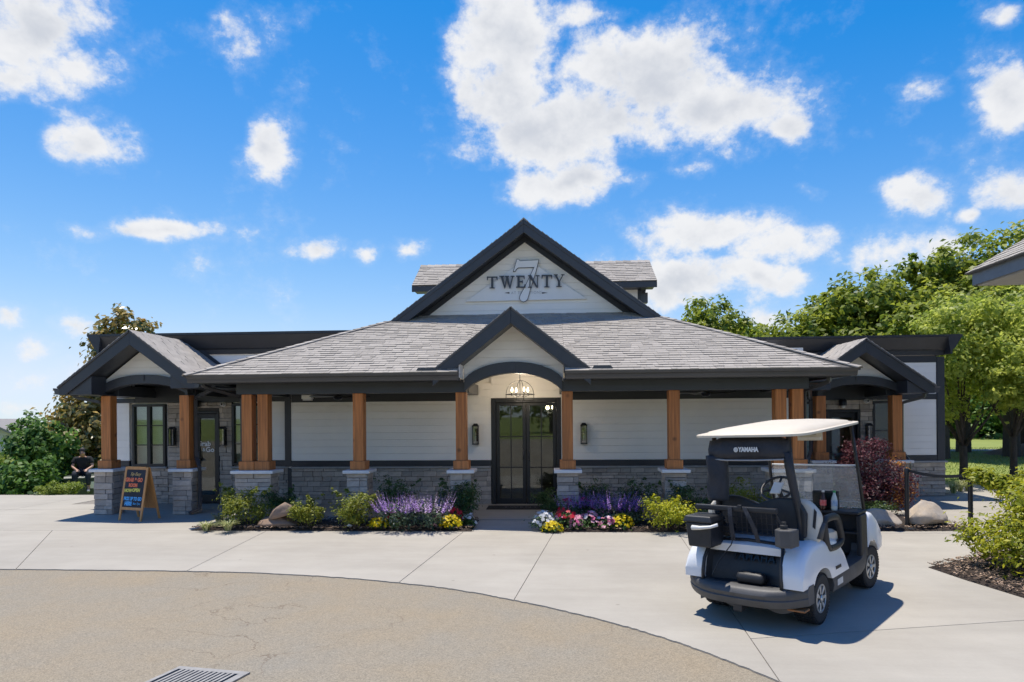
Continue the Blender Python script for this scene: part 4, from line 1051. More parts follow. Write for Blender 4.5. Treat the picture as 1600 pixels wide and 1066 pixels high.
lantern((-7.27, LW_Y - .045, 1.50), 'black wall lantern on stone just right of the Grab & Go door', .95)
lantern((7.29, RW_Y - .045, 1.45), 'black wall lantern on stone above the red-leaved maple', .95)

def sec_cam(loc, label):
    t = thing('security_camera', label, 'camera', loc, group='security cameras')
    MB().lathe([(.055, 0), (.055, -.03), (.04, -.035)], 14, axis='y', c=(0, .0, 0)).build('mount', m_lens, t, smooth=True, auto=40)
    MB().lathe([(.0, -.115), (.025, -.11), (.04, -.095), (.045, -.07), (.04, -.035)], 14, axis='y').build('housing', m_lens, t, smooth=True)
    MB().lathe([(.0, -.121), (.018, -.119), (.024, -.112), (.0, -.112)], 12, axis='y').build('lens', m_black, t, smooth=True)
def dome_lamp(loc, label):
    t = thing('wall_lamp', label, 'lamp', loc, group='dome lamps by the side doors')
    MB().lathe([(.05, .12), (.075, .09), (.085, .02), (.085, -.03), (.0, -.03)], 16, c=(0, -.1, 0)).build('hood', m_black, t, smooth=True, auto=50)
    MB().lathe([(.05, -.03), (.05, -.06), (.035, -.085), (.0, -.095)], 14, c=(0, -.1, 0)).build('diffuser', m_lens, t, smooth=True)
    MB().box(-.03, .03, -.05, .0, .02, .08).build('bracket', m_black, t)
q = PY(311, 634, LW_Y); dome_lamp((q.x, LW_Y - .03, q.z), 'black hooded lamp above the Grab & Go door')
q = PY(351, 632, LW_Y); sec_cam((q.x, LW_Y - .03, q.z), 'small white security camera right of the Grab & Go door')
q = PY(1313, 632, RW_Y); dome_lamp((q.x, RW_Y - .03, q.z), 'black hooded lamp above the door behind the cart roof')
q = PY(1352, 627, RW_Y); sec_cam((q.x, RW_Y - .03, q.z), 'small white security camera above the lantern by the maple')

def fan(loc, rot, label):
    t = thing('ceiling_fan', label, 'fan', loc, rot, group='porch ceiling fans')
    MB().lathe([(.05, .14), (.06, .10), (.015, .09), (.015, .04), (.085, .03), (.095, -.02), (.06, -.06), (.0, -.065)], 16).build('motor', m_black, t, smooth=True, auto=40)
    for k in range(5):
        a = 2 * math.pi * k / 5; c, s = math.cos(a), math.sin(a)
        pts = [(.08, -.03), (.25, -.06), (.62, -.065), (.64, 0), (.62, .05), (.25, .045), (.08, .03)]
        n = len(pts); z = lambda p: .012 + p[1] * .18
        v = [(c * p[0] - s * p[1], s * p[0] + c * p[1], z(p)) for p in pts] + [(c * p[0] - s * p[1], s * p[0] + c * p[1], z(p) - .008) for p in pts]
        MB().add(v, [tuple(range(n)), tuple(range(2 * n - 1, n - 1, -1))] + [(i, n + i, n + (i + 1) % n, (i + 1) % n) for i in range(n)]).build('blade', m_black, t)
fan((-4.35, 12.85, 2.33), .3, 'dark ceiling fan under the porch beside the white box')
fan((3.05, 12.85, 2.33), .55, 'dark ceiling fan under the porch above the golf cart')
q = PY(480.5, 621, 12.6)
t = thing('porch_speaker', 'small white speaker box hung under the porch ceiling', 'speaker', q)
MB().box(-.10, .10, -.07, .07, -.035, .05).build('cabinet', m_lens, t, bevel=.01); MB().box(-.075, .085, -.065, .055, -.062, -.042).build('bracket', m_lens, t); MB().box(-.02, .02, -.02, .02, .05, .12).build('mount', m_black, t)

def chandelier(loc, r, label, hang, watts=0):
    t = thing('pendant_lamp', label, 'lamp', loc)
    mb = MB()
    mb.tube([(r * math.cos(a), r * math.sin(a), 0) for a in np.linspace(0, 2 * math.pi, 33)], .008, 6, cap=False); mb.build('ring', m_black, t, smooth=True)
    mb = MB(); mb.tube([(r * math.cos(a), r * math.sin(a), -.13) for a in np.linspace(0, 2 * math.pi, 33)], .007, 6, cap=False); mb.build('ring', m_black, t, smooth=True)
    for k in range(4):
        c, s = math.cos(k * math.pi / 4 + .3), math.sin(k * math.pi / 4 + .3)
        pts = [(-r * c, -r * s, -.13)] + [(r * math.cos(a) * c, r * math.cos(a) * s, r * .98 * math.sin(a)) for a in np.linspace(math.pi, 0, 17)] + [(r * c, r * s, -.13)]
        if k in (0, 2): MB().tube(pts, .006, 6).build('hoop', m_black, t, smooth=True)
    MB().tube([(0, 0, -.05), (0, 0, hang)], .007, 6).build('stem', m_black, t)
    for k in range(4):
        a = k * math.pi / 2 + .5; x, y = r * .62 * math.cos(a), r * .62 * math.sin(a)
        MB().tube([(0, 0, -.03), (x * .6, y * .6, -.05), (x, y, -.02)], .006, 6).build('arm', m_black, t)
        b = MB(); b.lathe([(.03, -.025), (.012, -.015), (.012, .05), (.0, .05)], 10, c=(x, y, 0)); b.build('candle', m_black, t, smooth=True)
        MB().lathe([(.006, .05), (.017, .075), (.014, .105), (.002, .14)], 10, c=(x, y, 0)).build('bulb', m_bulb, t, smooth=True)
    if watts:
        ld = bpy.data.lights.new('candle_light', 'POINT'); ld.energy = watts; ld.color = (1, .84, .64); ld.shadow_soft_size = .08
        lo = bpy.data.objects.new('candle_light', ld); link(lo, t); lo.location = (0, 0, .08)
    return t
q = PY(812.5, 616.5, 12.75)
chandelier(q, .285, 'black domed wire pendant lamp with four lit candle bulbs under the entrance arch', 3.0 - q.z, 6.)
chandelier((-.02, 15.6, 2.02), .16, 'small lit pendant lamp seen inside through the right hand glass door', .43, 4.)

# ------------------------------------------------------------------ mat and chalkboard
t = thing('door_mat', 'black door mat with worn grey lettering before the double doors', 'mat', (-.55, 13.18, .018))
MB().box(-.78, .72, -.26, .26, 0, .012).build('pad', pm('rubber_mat', (.018, .018, .02), .85, .3, 30, bump=.5, bs=200), t, bevel=.004)
text_mesh('lettering', 'TWENTY', .17, pm('worn_print', (.16, .16, .165), .8, .3, 30), t, (-.03, 0, .0135), (1, 0, 0), (0, 1, 0), .0005, space=1.3)

m_pine = pm('yellow_pine', (.52, .255, .085), .5, .2, 4, bump=.15, bs=20, stretch=(8, 8, 1), rnd=.05)
m_board = pm('chalkboard', (.016, .020, .032), .75, .4, 6, fine=.15, fs=30)
def chalk(name, c): return pm(name, c, .9, .25, 60)
t = thing('chalkboard_sign', 'wooden A-frame chalkboard with coloured chalk lettering beside the stone pier', 'sign', (-7.84, 11.70, 0), R(-16))
def panel_frame(lean, front):
    sg = -1 if front else 1
    P = lambda x, z: Vector((x, sg * (.02 + (1.02 - z) * lean), z))
    def bar(x0, z0, x1, z1, w, name='frame'):
        if abs(x0 - x1) < 1e-6: a = [(x0 - w, z0), (x0 + w, z0), (x0 + w, z1), (x0 - w, z1)]
        else: a = [(x0, z0 - w), (x1, z0 - w), (x1, z0 + w), (x0, z0 + w)]
        v = [P(*p) for p in a] + [P(*p) + Vector((0, .022 * sg * -1, 0)) for p in a]
        return MB().add(v, [(0, 1, 2, 3), (7, 6, 5, 4), (0, 4, 5, 1), (1, 5, 6, 2), (2, 6, 7, 3), (3, 7, 4, 0)]).build(name, m_pine, t, bevel=.003, seg=1)
    bar(-.265, 0, -.265, 1.0, .024, 'leg'); bar(.265, 0, .265, 1.0, .024, 'leg'); bar(-.24, .975, .24, .975, .025, 'rail'); bar(-.24, .225, .24, .225, .025, 'rail')
    a = [(-.242, .25), (.242, .25), (.242, .95), (-.242, .95)]
    v = [P(*p) + Vector((0, -sg * .006, 0)) for p in a] + [P(*p) + Vector((0, -sg * .016, 0)) for p in a]
    b = MB().add(v, [(0, 1, 2, 3), (7, 6, 5, 4), (0, 4, 5, 1), (1, 5, 6, 2), (2, 6, 7, 3), (3, 7, 4, 0)]).build('board', m_board if front else m_pine, t)
    return b, P
bd, P_ = panel_frame(.17, True); panel_frame(.22, False)
MB().box(-.24, .24, -.03, .03, .985, 1.005).build('hinge_bar', m_pine, t)
ez = (P_(0, 1) - P_(0, 0)).normalized(); off = Vector((0, -.0045, 0))
def ck(txt, z, size, col, x=0., shear=0., sq=1., bold=.004): text_mesh('lettering', txt, size, col, bd, P_(x, z) + off + Vector((0, .008, 0)), (1, 0, 0), ez, .0012, shear=shear, squeeze=sq, bold=bold)
c_or, c_ye, c_bl, c_go = chalk('chalk_coral', (.80, .20, .10)), chalk('chalk_yellow', (.75, .70, .14)), chalk('chalk_blue', (.10, .42, .85)), chalk('chalk_gold', (.65, .48, .20))
ck('Sip Easy', .865, .085, c_go, -.01, .35, .95, .0); ck('GRAB & GO', .755, .098, c_or, -.03, .05, .82, .006); ck('ROOM', .655, .088, c_or, -.035, -.02, .8, .006)
ck('NOW', .556, .085, c_ye, -.145, .12, .85); ck('OPEN', .566, .085, c_ye, .055, .12, .85); ck('PICK UP TO GO', .405, .088, c_bl, .0, .08, .70, .005); ck('HERE', .315, .095, c_bl, -.10, .1, .8, .006); ck('8am-7pm', .320, .06, c_bl, .11, .3, .8, .0)

# ------------------------------------------------------------------ drain grate in the road
gA, gB = PG(281, 1041), PG(391, 1050.5); gd = PG(226, 1066) - gA; gd.z = 0
ux = (gB - gA); ux.z = 0; W_ = ux.length; ux.normalize(); uy = gd.normalized(); Lg = .62
t = thing('drain_grate', 'grey iron drain grate with long slots set in the asphalt', 'grate', (gA.x, gA.y, -.012), world=True)
m_iron = pm('worn_iron', (.30, .29, .275), .6, .2, 12, metal=.3, bump=.2, bs=70)
def gq(a0, a1, b0, b1, z0, z1):
    P = lambda a, b, z: Vector((gA.x, gA.y, 0)) + ux * a + uy * b + Vector((0, 0, z))
    return [P(a0, b0, z0), P(a1, b0, z0), P(a1, b1, z0), P(a0, b1, z0), P(a0, b0, z1), P(a1, b0, z1), P(a1, b1, z1), P(a0, b1, z1)]
MB().hexa(gq(0, W_, 0, Lg, -.0115, -.0105)).build('pit', pm('pit_black', (.006, .006, .006), .9, .1), t)
fm = MB(); fm.hexa(gq(0, W_, 0, .05, -.010, .002)); fm.hexa(gq(0, W_, Lg - .05, Lg, -.010, .002)); fm.hexa(gq(0, .035, .05, Lg - .05, -.010, .0018)); fm.hexa(gq(W_ - .06, W_, .05, Lg - .05, -.010, .0018)); fm.build('frame', m_iron, t)
n_ = 13
for i in range(1, n_):
    a = .035 + (W_ - .095) * i / n_; MB().hexa(gq(a - .011, a + .011, .05, Lg - .05, -.010, .0012)).build('bar', m_iron, t)

# ------------------------------------------------------------------ belt barrier
m_belt = pm('black_webbing', (.02, .02, .023), .55, .1, 30)
def stanchion(loc, label):
    t = thing('stanchion', label, 'barrier post', loc, group='belt barrier posts')
    MB().lathe([(.175, 0), (.18, .012), (.15, .03), (.06, .055), (.035, .065)], 28).build('base', m_black, t, smooth=True, auto=50)
    MB().lathe([(.033, .06), (.033, .88)], 16).build('pole', m_black, t, smooth=True, auto=40)
    MB().lathe([(.036, .88), (.038, .89), (.038, .985), (.03, .995), (.0, .997)], 16).build('head', m_black, t, smooth=True, auto=40)
    return t
def belt(t, a, b):
    a = Vector(a); b = Vector(b); mb = MB(); n = 12; d = (b - a); side = Vector((-d.y, d.x, 0)).normalized() * .0015
    v = []
    for i in range(n + 1):
        k = i / n; p = a + d * k - Vector((0, 0, .05 * 4 * k * (1 - k))); tw = .010 * math.sin(k * 3.1)
        v += [p + Vector((0, 0, .024)) + side * (1 + tw), p - Vector((0, 0, .024)) + side, p - Vector((0, 0, .024)) - side, p + Vector((0, 0, .024)) - side]
    f = [(4 * i + j, 4 * i + (j + 1) % 4, 4 * i + 4 + (j + 1) % 4, 4 * i + 4 + j) for i in range(n) for j in range(4)]
    o = mb.add(v, f).build('belt', m_belt, None); o.parent = t; o.matrix_parent_inverse = Matrix.Identity(4); o.location = -Vector(t.location)
S1, S2, S3 = Vector((5.85, 10.94, 0)), Vector((6.33, 10.10, 0)), Vector((8.35, 10.9, 0))
s1 = stanchion(S1, 'black belt barrier post between the two pale boulders'); s2 = stanchion(S2, 'black belt barrier post half behind the yellow green shrub'); s3 = stanchion(S3, 'black belt barrier post farthest out beyond the yellow green shrub')
belt(s1, S1 + Vector((.03, -.02, .955)), S2 + Vector((-.02, .03, .955))); belt(s2, S2 + Vector((.036, .01, .95)), S3 + Vector((-.036, -.01, .95)))

# ------------------------------------------------------------------ boulders
def boulder(loc, size, rotz, seed, mat, label, name='boulder', sharp=.5):
    rg = random.Random(seed); bm = bmesh.new(); bmesh.ops.create_icosphere(bm, subdivisions=4, radius=1)
    planes = [(Vector((rg.uniform(-1, 1), rg.uniform(-1, 1), rg.uniform(-.4, 1))).normalized(), rg.uniform(.62, .9)) for _ in range(9)]
    from mathutils import noise as mn
    for v in bm.verts:
        p = v.co.copy()
        for n, d in planes:
            e = p.dot(n) - d
            if e > 0: p -= n * e * .9
        k = mn.noise(p * 1.6 + Vector((seed, 0, 0))) * .10 + mn.noise(p * 5 + Vector((0, seed, 0))) * .035 + mn.noise(p * 13) * .012
        p *= 1 + k
        v.co = Vector((p.x * size[0], p.y * size[1], max(-.3, p.z) * size[2]))
    me = bpy.data.meshes.new(name); bm.to_mesh(me); bm.free(); me.materials.append(mat); me.polygons.foreach_set('use_smooth', [True] * len(me.polygons))
    try: me.set_sharp_from_angle(angle=R(32))
    except Exception: pass
    o = bpy.data.objects.new(name, me); link(o); o.location = loc; o.rotation_euler = (0, 0, rotz); tag(o, label, 'boulder', 'landscape boulders')
    return o
m_rockb = pm('rust_brown_rock', (.30, .19, .12), .85, .25, 5, bump=.7, bs=18, col2=(.20, .155, .125), fine=.2, fs=40)
m_rockp = pm('pale_tan_rock', (.50, .40, .29), .85, .25, 3.5, bump=.8, bs=14, col2=(.38, .345, .31), fine=.2, fs=35)
boulder((-4.72, 10.76, .10), (.37, .17, .13), .05, 3, m_rockb, 'flat brown boulder lying under the rust-coloured rock')
boulder((-4.66, 10.80, .27), (.29, .2, .19), -.35, 12, m_rockb, 'rust brown wedge of rock resting on the flat boulder').rotation_euler = (.1, -.25, -.2)
boulder((5.42, 11.12, .10), (.40, .25, .20), -.05, 7, m_rockp, 'low pale tan boulder in front of the red-leaved maple')
boulder((6.22, 11.10, .16), (.36, .28, .28), .4, 21, m_rockp, 'tall pale grey boulder right of the belt barrier post')
boulder((-3.43, 10.66, .07), (.05, .04, .035), .4, 25, pm('white_stone', (.7, .7, .7), .8, .1), 'fist-sized white stone lying on the dark mulch', 'stone')

# ------------------------------------------------------------------ golf cart (local: x right, y forward, origin under the rear axle)
CART_W = .91
CART = thing('golf_cart', 'white golf cart with cream roof and black bag well parked before the clubhouse', 'golf cart', (2.03, 6.28, 0), R(-40))
m_cw = pm('white_cart_plastic', (.78, .79, .80), .28, .03, 3, spec=.5, coat=.3)
m_cream = pm('cream_plastic', (.66, .575, .44), .42, .05, 3, bump=.03, bs=60)
m_seat = pm('cream_vinyl', (.66, .61, .52), .5, .06, 6, bump=.1, bs=90)
m_cbk = pm('black_cart_plastic', (.020, .021, .024), .5, .25, 10, bump=.15, bs=150)
m_cgy = pm('worn_grey_plastic', (.085, .085, .088), .55, .2, 7, bump=.15, bs=120, col2=(.06, .058, .056))
m_fab = pm('black_canvas', (.028, .030, .038), .7, .2, 8, bump=.4, bs=24, bdist=.02)
m_tyre = pm('tyre_rubber', (.022, .022, .023), .75, .2, 12, bump=.35, bs=60)
m_rim = pm('silver_rim', (.55, .54, .51), .35, .1, 8, metal=.55)
m_wire = pm('black_wire', (.03, .03, .032), .4, .1)
m_prnt = pm('white_print', (.72, .72, .70), .6, .05)
CART.scale = (CART_W, 1, 1)
def cb(mb, name, mat, parent=None, **k): return mb.build(name, mat, parent or CART, **k)
def tyre(x, y, rot=0.):
    sg = 1 if x > 0 else -1; w = .105
    mb = MB(); prof = [(.125, -w * .85), (.185, -w), (.212, -w * .93), (.226, -w * .7), (.229, 0), (.226, w * .7), (.212, w * .93), (.185, w), (.125, w * .85)]
    mb.lathe(prof, 40, axis='x')
    for k in range(44):                                # tread blocks
        a = 2 * math.pi * k / 44
        for j, xx in enumerate((-.075, -.026, .026, .075)):
            a2 = a + (j % 2) * math.pi / 44; c, s = math.cos(a2), math.sin(a2); h = .052 * .36
            q = []
            for rr in (.222, .2335 if abs(xx) < .05 else .231):
                for dx, dt in ((-.021, -.011), (.021, -.011), (.021, .011), (-.021, .011)): q.append((xx + dx, c * rr - s * dt, s * rr + c * dt))
            mb.hexa(q)
    o = cb(mb, 'wheel', m_tyre, smooth=True, auto=35); o.location = (x, y, .232); o.rotation_euler = (0, 0, rot)
    r = MB(); r.lathe([(.128, sg * .06), (.130, sg * .095), (.118, sg * .098), (.110, sg * .070), (.05, sg * .066), (.045, sg * .085), (.0, sg * .087)], 32, axis='x'); cb(r, 'rim', m_rim, o, smooth=True, auto=35)
    for k in range(7):
        a = 2 * math.pi * k / 7; c, s = math.cos(a), math.sin(a); q = []
        for xx in (sg * .060, sg * .094):
            for rr, hw in ((.038, .012), (.038, -.012), (.116, -.019), (.116, .019)): q.append((xx + (sg * .004 if rr > .1 else 0), c * rr - s * hw, s * rr + c * hw))
        cb(MB().hexa(q), 'spoke', m_rim, o, bevel=.004)
    cb(MB().lathe([(.035, sg * .09), (.03, sg * .105), (.0, sg * .107)], 16, axis='x'), 'hub_cap', m_rim, o, smooth=True)
    return o
for x, y in ((.475, 0), (-.475, 0), (.465, 1.64), (-.465, 1.64)): tyre(x, y, R(-6) if y > 1 else 0)
cb(MB().tube([(-.42, 0, .23), (.42, 0, .23)], .045, 10), 'axle', m_cbk); cb(MB().box(-.14, .10, -.18, .2, .17, .34), 'motor', m_cbk, bevel=.03)
cb(MB().box(-.40, .40, -.40, 1.75, .27, .33), 'chassis', m_cbk, bevel=.01); cb(MB().tube([(-.38, 1.64, .24), (.38, 1.64, .24)], .03, 8), 'axle', m_cbk)

def loft(sections, close=True):
    mb = MB(); n = len(sections[0]); k = len(sections)
    vs = [p for s in sections for p in s]
    fs = [(i * n + j, i * n + (j + 1) % n, (i + 1) * n + (j + 1) % n, (i + 1) * n + j) for i in range(k - 1) for j in range(n if close else n - 1)]
    if close: fs += [tuple(range(n - 1, -1, -1)), tuple((k - 1) * n + j for j in range(n))]
    return mb.add(vs, fs)
def arc(cx, cy, r, a0, a1, n): return [(cx + r * math.cos(R(a0 + (a1 - a0) * i / n)), cy + r * math.sin(R(a0 + (a1 - a0) * i / n))) for i in range(n + 1)]
# rear quarter shells: side profile with wheel arch; outer skin rolls in towards the top
def quarter(sg):
    outer = [(-.50, .385), (-.505, .47), (-.48, .58), (-.42, .655), (-.33, .705), (-.20, .732), (.0, .742), (.22, .732), (.42, .71), (.54, .655), (.62, .56), (.68, .45), (.76, .352)]
    archp = arc(0, .232, .272, 27, 146, 14)
    prof = outer + [(.28, .35)] + archp + [(-.27, .385)]
    def sec(x, dz, sh): return [(sg * x, y + (sh if y < -.2 else -sh * .6 if y > .5 else 0) * max(0, (z - .45) / .35), z - (dz * max(0, (z - .45) / .35))) for y, z in prof]
    m = loft([sec(.40, .02, .02), sec(.40, 0, 0), sec(.50, 0, .0), sec(.555, .012, .012), sec(.585, .04, .035), sec(.60, .09, .07)])
    o = cb(m, 'rear_quarter', m_cw, smooth=True, auto=50, bevel=.008)
    return o
qr = quarter(1); quarter(-1)
cb(loft([[(-.40, y, z), (-.2, y, z + .012), (.2, y, z + .012), (.40, y, z), (.40, y, z - .06), (-.40, y, z - .06)] for y, z in ((-.36, .69), (-.28, .728), (-.1, .742), (.12, .742))]), 'rear_deck', m_cw, smooth=True, auto=40)
# black bag well
well = loft([[(-.40 + i, y, z) for i in ()] or [(-.395, y, z), (-.36, y + .06, z), (-.20, y + .10, z), (.20, y + .10, z), (.36, y + .06, z), (.395, y, z), (.395, y + .16, z), (-.395, y + .16, z)] for y, z in ((-.46, .335), (-.455, .42), (-.42, .55), (-.37, .645), (-.33, .69))])
wl = cb(well, 'bag_well', m_cbk, smooth=True, auto=40)
for sg in (-1, 1): cb(MB().tube([(sg * .40, -.505, .37), (sg * .40, -.50, .46), (sg * .395, -.475, .565), (sg * .385, -.415, .648), (sg * .36, -.345, .702), (sg * .30, -.31, .727)], .018, 8), 'well_trim', m_cbk, smooth=True)
cb(MB().tube([(-.31, -.31, .728), (0, -.30, .742), (.31, -.31, .728)], .016, 8), 'well_trim', m_cbk, smooth=True)
cb(MB().box(-.43, .43, -.50, -.30, .325, .372), 'well_floor', m_cbk, bevel=.02)
cb(MB().box(-.07, .22, -.485, -.37, .374, .475), 'bag_cradle', m_cbk, bevel=.045, seg=4, smooth=True)
text_mesh('lettering', 'YAMAHA', .10, pm('embossed_black', (.008, .008, .009), .35, .1), wl, (.06, -.335, .59), (1, 0, 0), (0, .40, .92), .005, bold=.002, space=1.1)
# rear bumper: bowed bar with ribs
def bump_sec(x):
    k = abs(x) / .60; yb = -.60 + .20 * k ** 3.2; z0 = .205 + .03 * k ** 4
    return [(x, yb + .02, z0), (x, yb, z0 + .03), (x, yb - .012, z0 + .065), (x, yb - .002, z0 + .075), (x, yb - .014, z0 + .11), (x, yb + .0, z0 + .145), (x, yb + .03, z0 + .165), (x, yb + .14, z0 + .165), (x, yb + .14, z0)]
cb(loft([bump_sec(x) for x in np.linspace(-.605, .605, 25)]), 'rear_bumper', m_cgy, smooth=True, auto=40)
cb(loft([[(x, -.44 + .1 * abs(x), .165 + .03 * math.sin(x * 14)), (x, -.44 + .1 * abs(x), .24), (x, -.30, .24), (x, -.30, .18)] for x in np.linspace(-.5, .5, 21)]), 'under_tray', m_cgy)
cb(MB().box(.42, .59, -.45, -.33, .185, .204), 'mud_flap', pm('red_mud_stain', (.33, .15, .06), .8, .3, 20), bevel=.01)
cb(MB().box(-.055, .035, -.57, -.45, .14, .21), 'tow_hitch', m_cbk, bevel=.01)
# rocker panels, floor, front cowl
for sg in (-1, 1):
    cb(loft([[(sg * .44, y, z0), (sg * .585, y, z0 - .005), (sg * .60, y, z0 + .06), (sg * .585, y, z1), (sg * .44, y, z1)] for y, z0, z1 in ((.30, .22, .345), (.6, .215, .35), (1.2, .22, .36), (1.34, .26, .42), (1.37, .30, .50))]), 'rocker_panel', m_cgy, smooth=True, auto=35)
cb(MB().box(-.44, .44, .45, 1.50, .33, .352), 'floor_mat', m_cbk, bevel=.006)
cb(MB().prism([(.44, .352), (.50, .352), (.46, .55), (.36, .662), (.30, .662)], 'x', -.50, .50), 'seat_box', m_cw, bevel=.02)
def front_fender(sg):
    prof = [(1.49, .47), (1.49, .62), (1.52, .75), (1.58, .815), (1.70, .80), (1.86, .72), (2.0, .60), (2.07, .48), (2.05, .38), (1.93, .36)] + arc(1.64, .232, .27, 26, 128, 10)
    def sec(x, k): return [(sg * x, 1.66 + (y - 1.66) * k, .3 + (z - .3) * (k if z > .5 else 1)) for y, z in prof]
    return cb(loft([sec(.45, 1.0), sec(.52, 1.), sec(.565, .97), sec(.585, .91)]), 'front_fender', m_cw, smooth=True, auto=45)
front_fender(1); front_fender(-1)
cb(loft([[(-.45, y, .36), (-.45, y, z), (-.2, y, z + .03), (.2, y, z + .03), (.45, y, z), (.45, y, .36)] for y, z in ((1.50, .82), (1.66, .80), (1.86, .72), (2.02, .60), (2.10, .47))]), 'front_cowl', m_cw, smooth=True, auto=45)
# dashboard with two open pockets
dash = MB(); dash.box(-.57, .57, 1.24, 1.54, .812, .845); dash.box(-.56, .56, 1.44, 1.50, .36, .81); dash.box(-.55, .55, 1.27, 1.435, .60, .63); dash.box(-.585, -.53, 1.26, 1.48, .36, .81); dash.box(.53, .585, 1.26, 1.48, .36, .81); dash.box(-.02, .03, 1.27, 1.435, .632, .81)
cb(dash, 'dashboard', m_cbk, bevel=.022, seg=3)
scr = cb(MB().box(.02, .32, 1.36, 1.40, .845, 1.045), 'display_unit', m_cbk, bevel=.015); cb(MB().box(.045, .295, 1.356, 1.359, .87, 1.025), 'screen', pm('dark_screen', (.01, .02, .025), .12, .1), scr)
cb(MB().tube([(-.28, 1.36, .80), (-.28, 1.10, 1.065)], .03, 10), 'steering_column', m_cbk, smooth=True)
st = MB(); c0 = Vector((-.28, 1.08, 1.08)); nn = Vector((0, -.62, .78)).normalized(); e1 = Vector((1, 0, 0)); e2 = nn.cross(e1)
st.tube([c0 + (e1 * math.cos(a) + e2 * math.sin(a)) * .185 for a in np.linspace(0, 2 * math.pi, 33)], .015, 8, cap=False); sw = cb(st, 'steering_wheel', m_cbk, smooth=True)
for a in (R(200), R(340), R(90)): cb(MB().tube([c0, c0 + (e1 * math.cos(a) + e2 * math.sin(a)) * .18], .014, 6), 'wheel_spoke', m_cbk, sw)
cb(MB().hexa([c0 + e1 * a + e2 * b + nn * h for h in (.0, .02) for a, b in ((-.06, -.09), (.06, -.09), (.06, .08), (-.06, .08))]), 'score_clip', m_lens, sw, bevel=.006)
# seats
cb(loft([[(x, .04, .665), (x, .04, .765 + b), (x, .28, .78 + b), (x, .52, .77 + b), (x, .585, .725), (x, .56, .665)] for x, b in ((-.56, -.02), (-.52, 0), (-.3, .006), (-.04, 0), (0, -.012), (.04, 0), (.3, .006), (.52, 0), (.56, -.02))]), 'seat_cushion', m_seat, smooth=True, auto=60)
def back_outline(w, zt, dip, z0):
    pts = []
    for x in np.linspace(-w, w, 33):
        k = abs(x) / w; hump = math.cos((k - .52) / .5 * math.pi / 2) if k < 1 else 0
        pts.append((x, zt - dip * (1 - max(0, min(1, (k / .45)))) ** 1.3 - .14 * max(0, (k - .72) / .28) ** 2))
    return [(-w * .97, z0)] + pts + [(w * .97, z0)]
bk = back_outline(.60, 1.10, .07, .72)
cb(MB().prism(bk, 'y', -.02, .085), 'seat_back', m_seat, bevel=.035, seg=4, smooth=True)
bk2 = back_outline(.49, 1.12, .07, .76)
sb = cb(MB().prism(bk2, 'y', -.085, -.022), 'seat_back_shell', m_cbk, bevel=.02, seg=3, smooth=True)
logo = MB(); logo.prism([(.525, .86), (.55, .84), (.57, 1.0), (.545, 1.03)], 'y', -.0245, -.0215); 
cb(logo, 'seat_stripe', m_cbk)
for sg in (-1, 1):                                    # hip restraints
    x = sg * .585
    loop = [(x, .22, .635), (x, .40, .625), (x, .575, .65), (x, .585, .72), (x, .50, .86), (x, .42, .905), (x, .25, .915), (x, .12, .90), (x, .13, .80), (x, .17, .68)]
    cb(MB().tube(catmull(loop + [loop[0]], 5), .036, 8), 'hip_restraint', m_cbk, smooth=True)
    cb(MB().tube([(sg * .58, .0, .75), (sg * .595, .02, .84), (sg * .595, .06, .88)], .03, 8), 'grab_handle', m_cgy, smooth=True)
    cb(MB().tube([(sg * .43, -.06, .72), (sg * .42, -.10, 1.0), (sg * .40, -.16, 1.35), (sg * .39, -.20, 1.70)], .024, 10), 'rear_strut', m_cbk, smooth=True)
    cb(MB().tube([(sg * .53, 1.57, .80), (sg * .52, 1.46, 1.22), (sg * .50, 1.30, 1.80)], .019, 10), 'front_strut', m_cbk, smooth=True)
# roof canopy
def roof_pt(a, b, top):
    x = .60 * np.sign(math.cos(a)) * abs(math.cos(a)) ** .28 * b; y = .56 + .93 * np.sign(math.sin(a)) * abs(math.sin(a)) ** .28 * b
    z = 1.715 + (y + .35) * .048 + (.075 * (1 - b ** 2.4) if top else .0)
    return (x, y, z)
rf = MB(); nA = 48
rings = [(.02, 1), (.4, 1), (.7, 1), (.86, 1), (.90, 1), (.94, 1), (1.0, 1)]; low = [(1.0, 0), (.95, 0), (.5, 0), (.02, 0)]
vs = []
for b, tp in rings + low:
    for j in range(nA):
        p = roof_pt(2 * math.pi * j / nA + .001, b, tp)
        dz = {.90: -.022, .94: -.004, 1.0: .0}.get(b, 0) if tp else (-.020 if b > .96 else -.010)
        vs.append((p[0], p[1], p[2] + dz))
K = len(rings + low); fs = [(i * nA + j, i * nA + (j + 1) % nA, (i + 1) * nA + (j + 1) % nA, (i + 1) * nA + j) for i in range(K - 1) for j in range(nA)]
fs += [tuple(range(nA)), tuple((K - 1) * nA + j for j in range(nA))]
crf = cb(rf.add(vs, fs), 'canopy_roof', m_cream, smooth=True, auto=50)
cb(MB().box(.40, .55, 1.22, 1.38, 1.775, 1.80), 'strut_bracket', m_cream, crf, bevel=.01); cb(MB().box(-.55, -.40, 1.22, 1.38, 1.775, 1.80), 'strut_bracket', m_cream, crf, bevel=.01)
cd_ = cb(MB().box(.16, .42, .62, .632, 1.625, 1.745), 'rate_card', pm('paper_card', (.66, .64, .56), .6, .1, 14), crf)
cb(MB().box(.17, .41, .606, .618, 1.635, 1.66), 'card_rail', m_lens, cd_)
for kz in (1.685, 1.703, 1.72): cb(MB().box(.19, .36, .6185, .6195, kz, kz + .005), 'print_line', m_cgy, cd_)
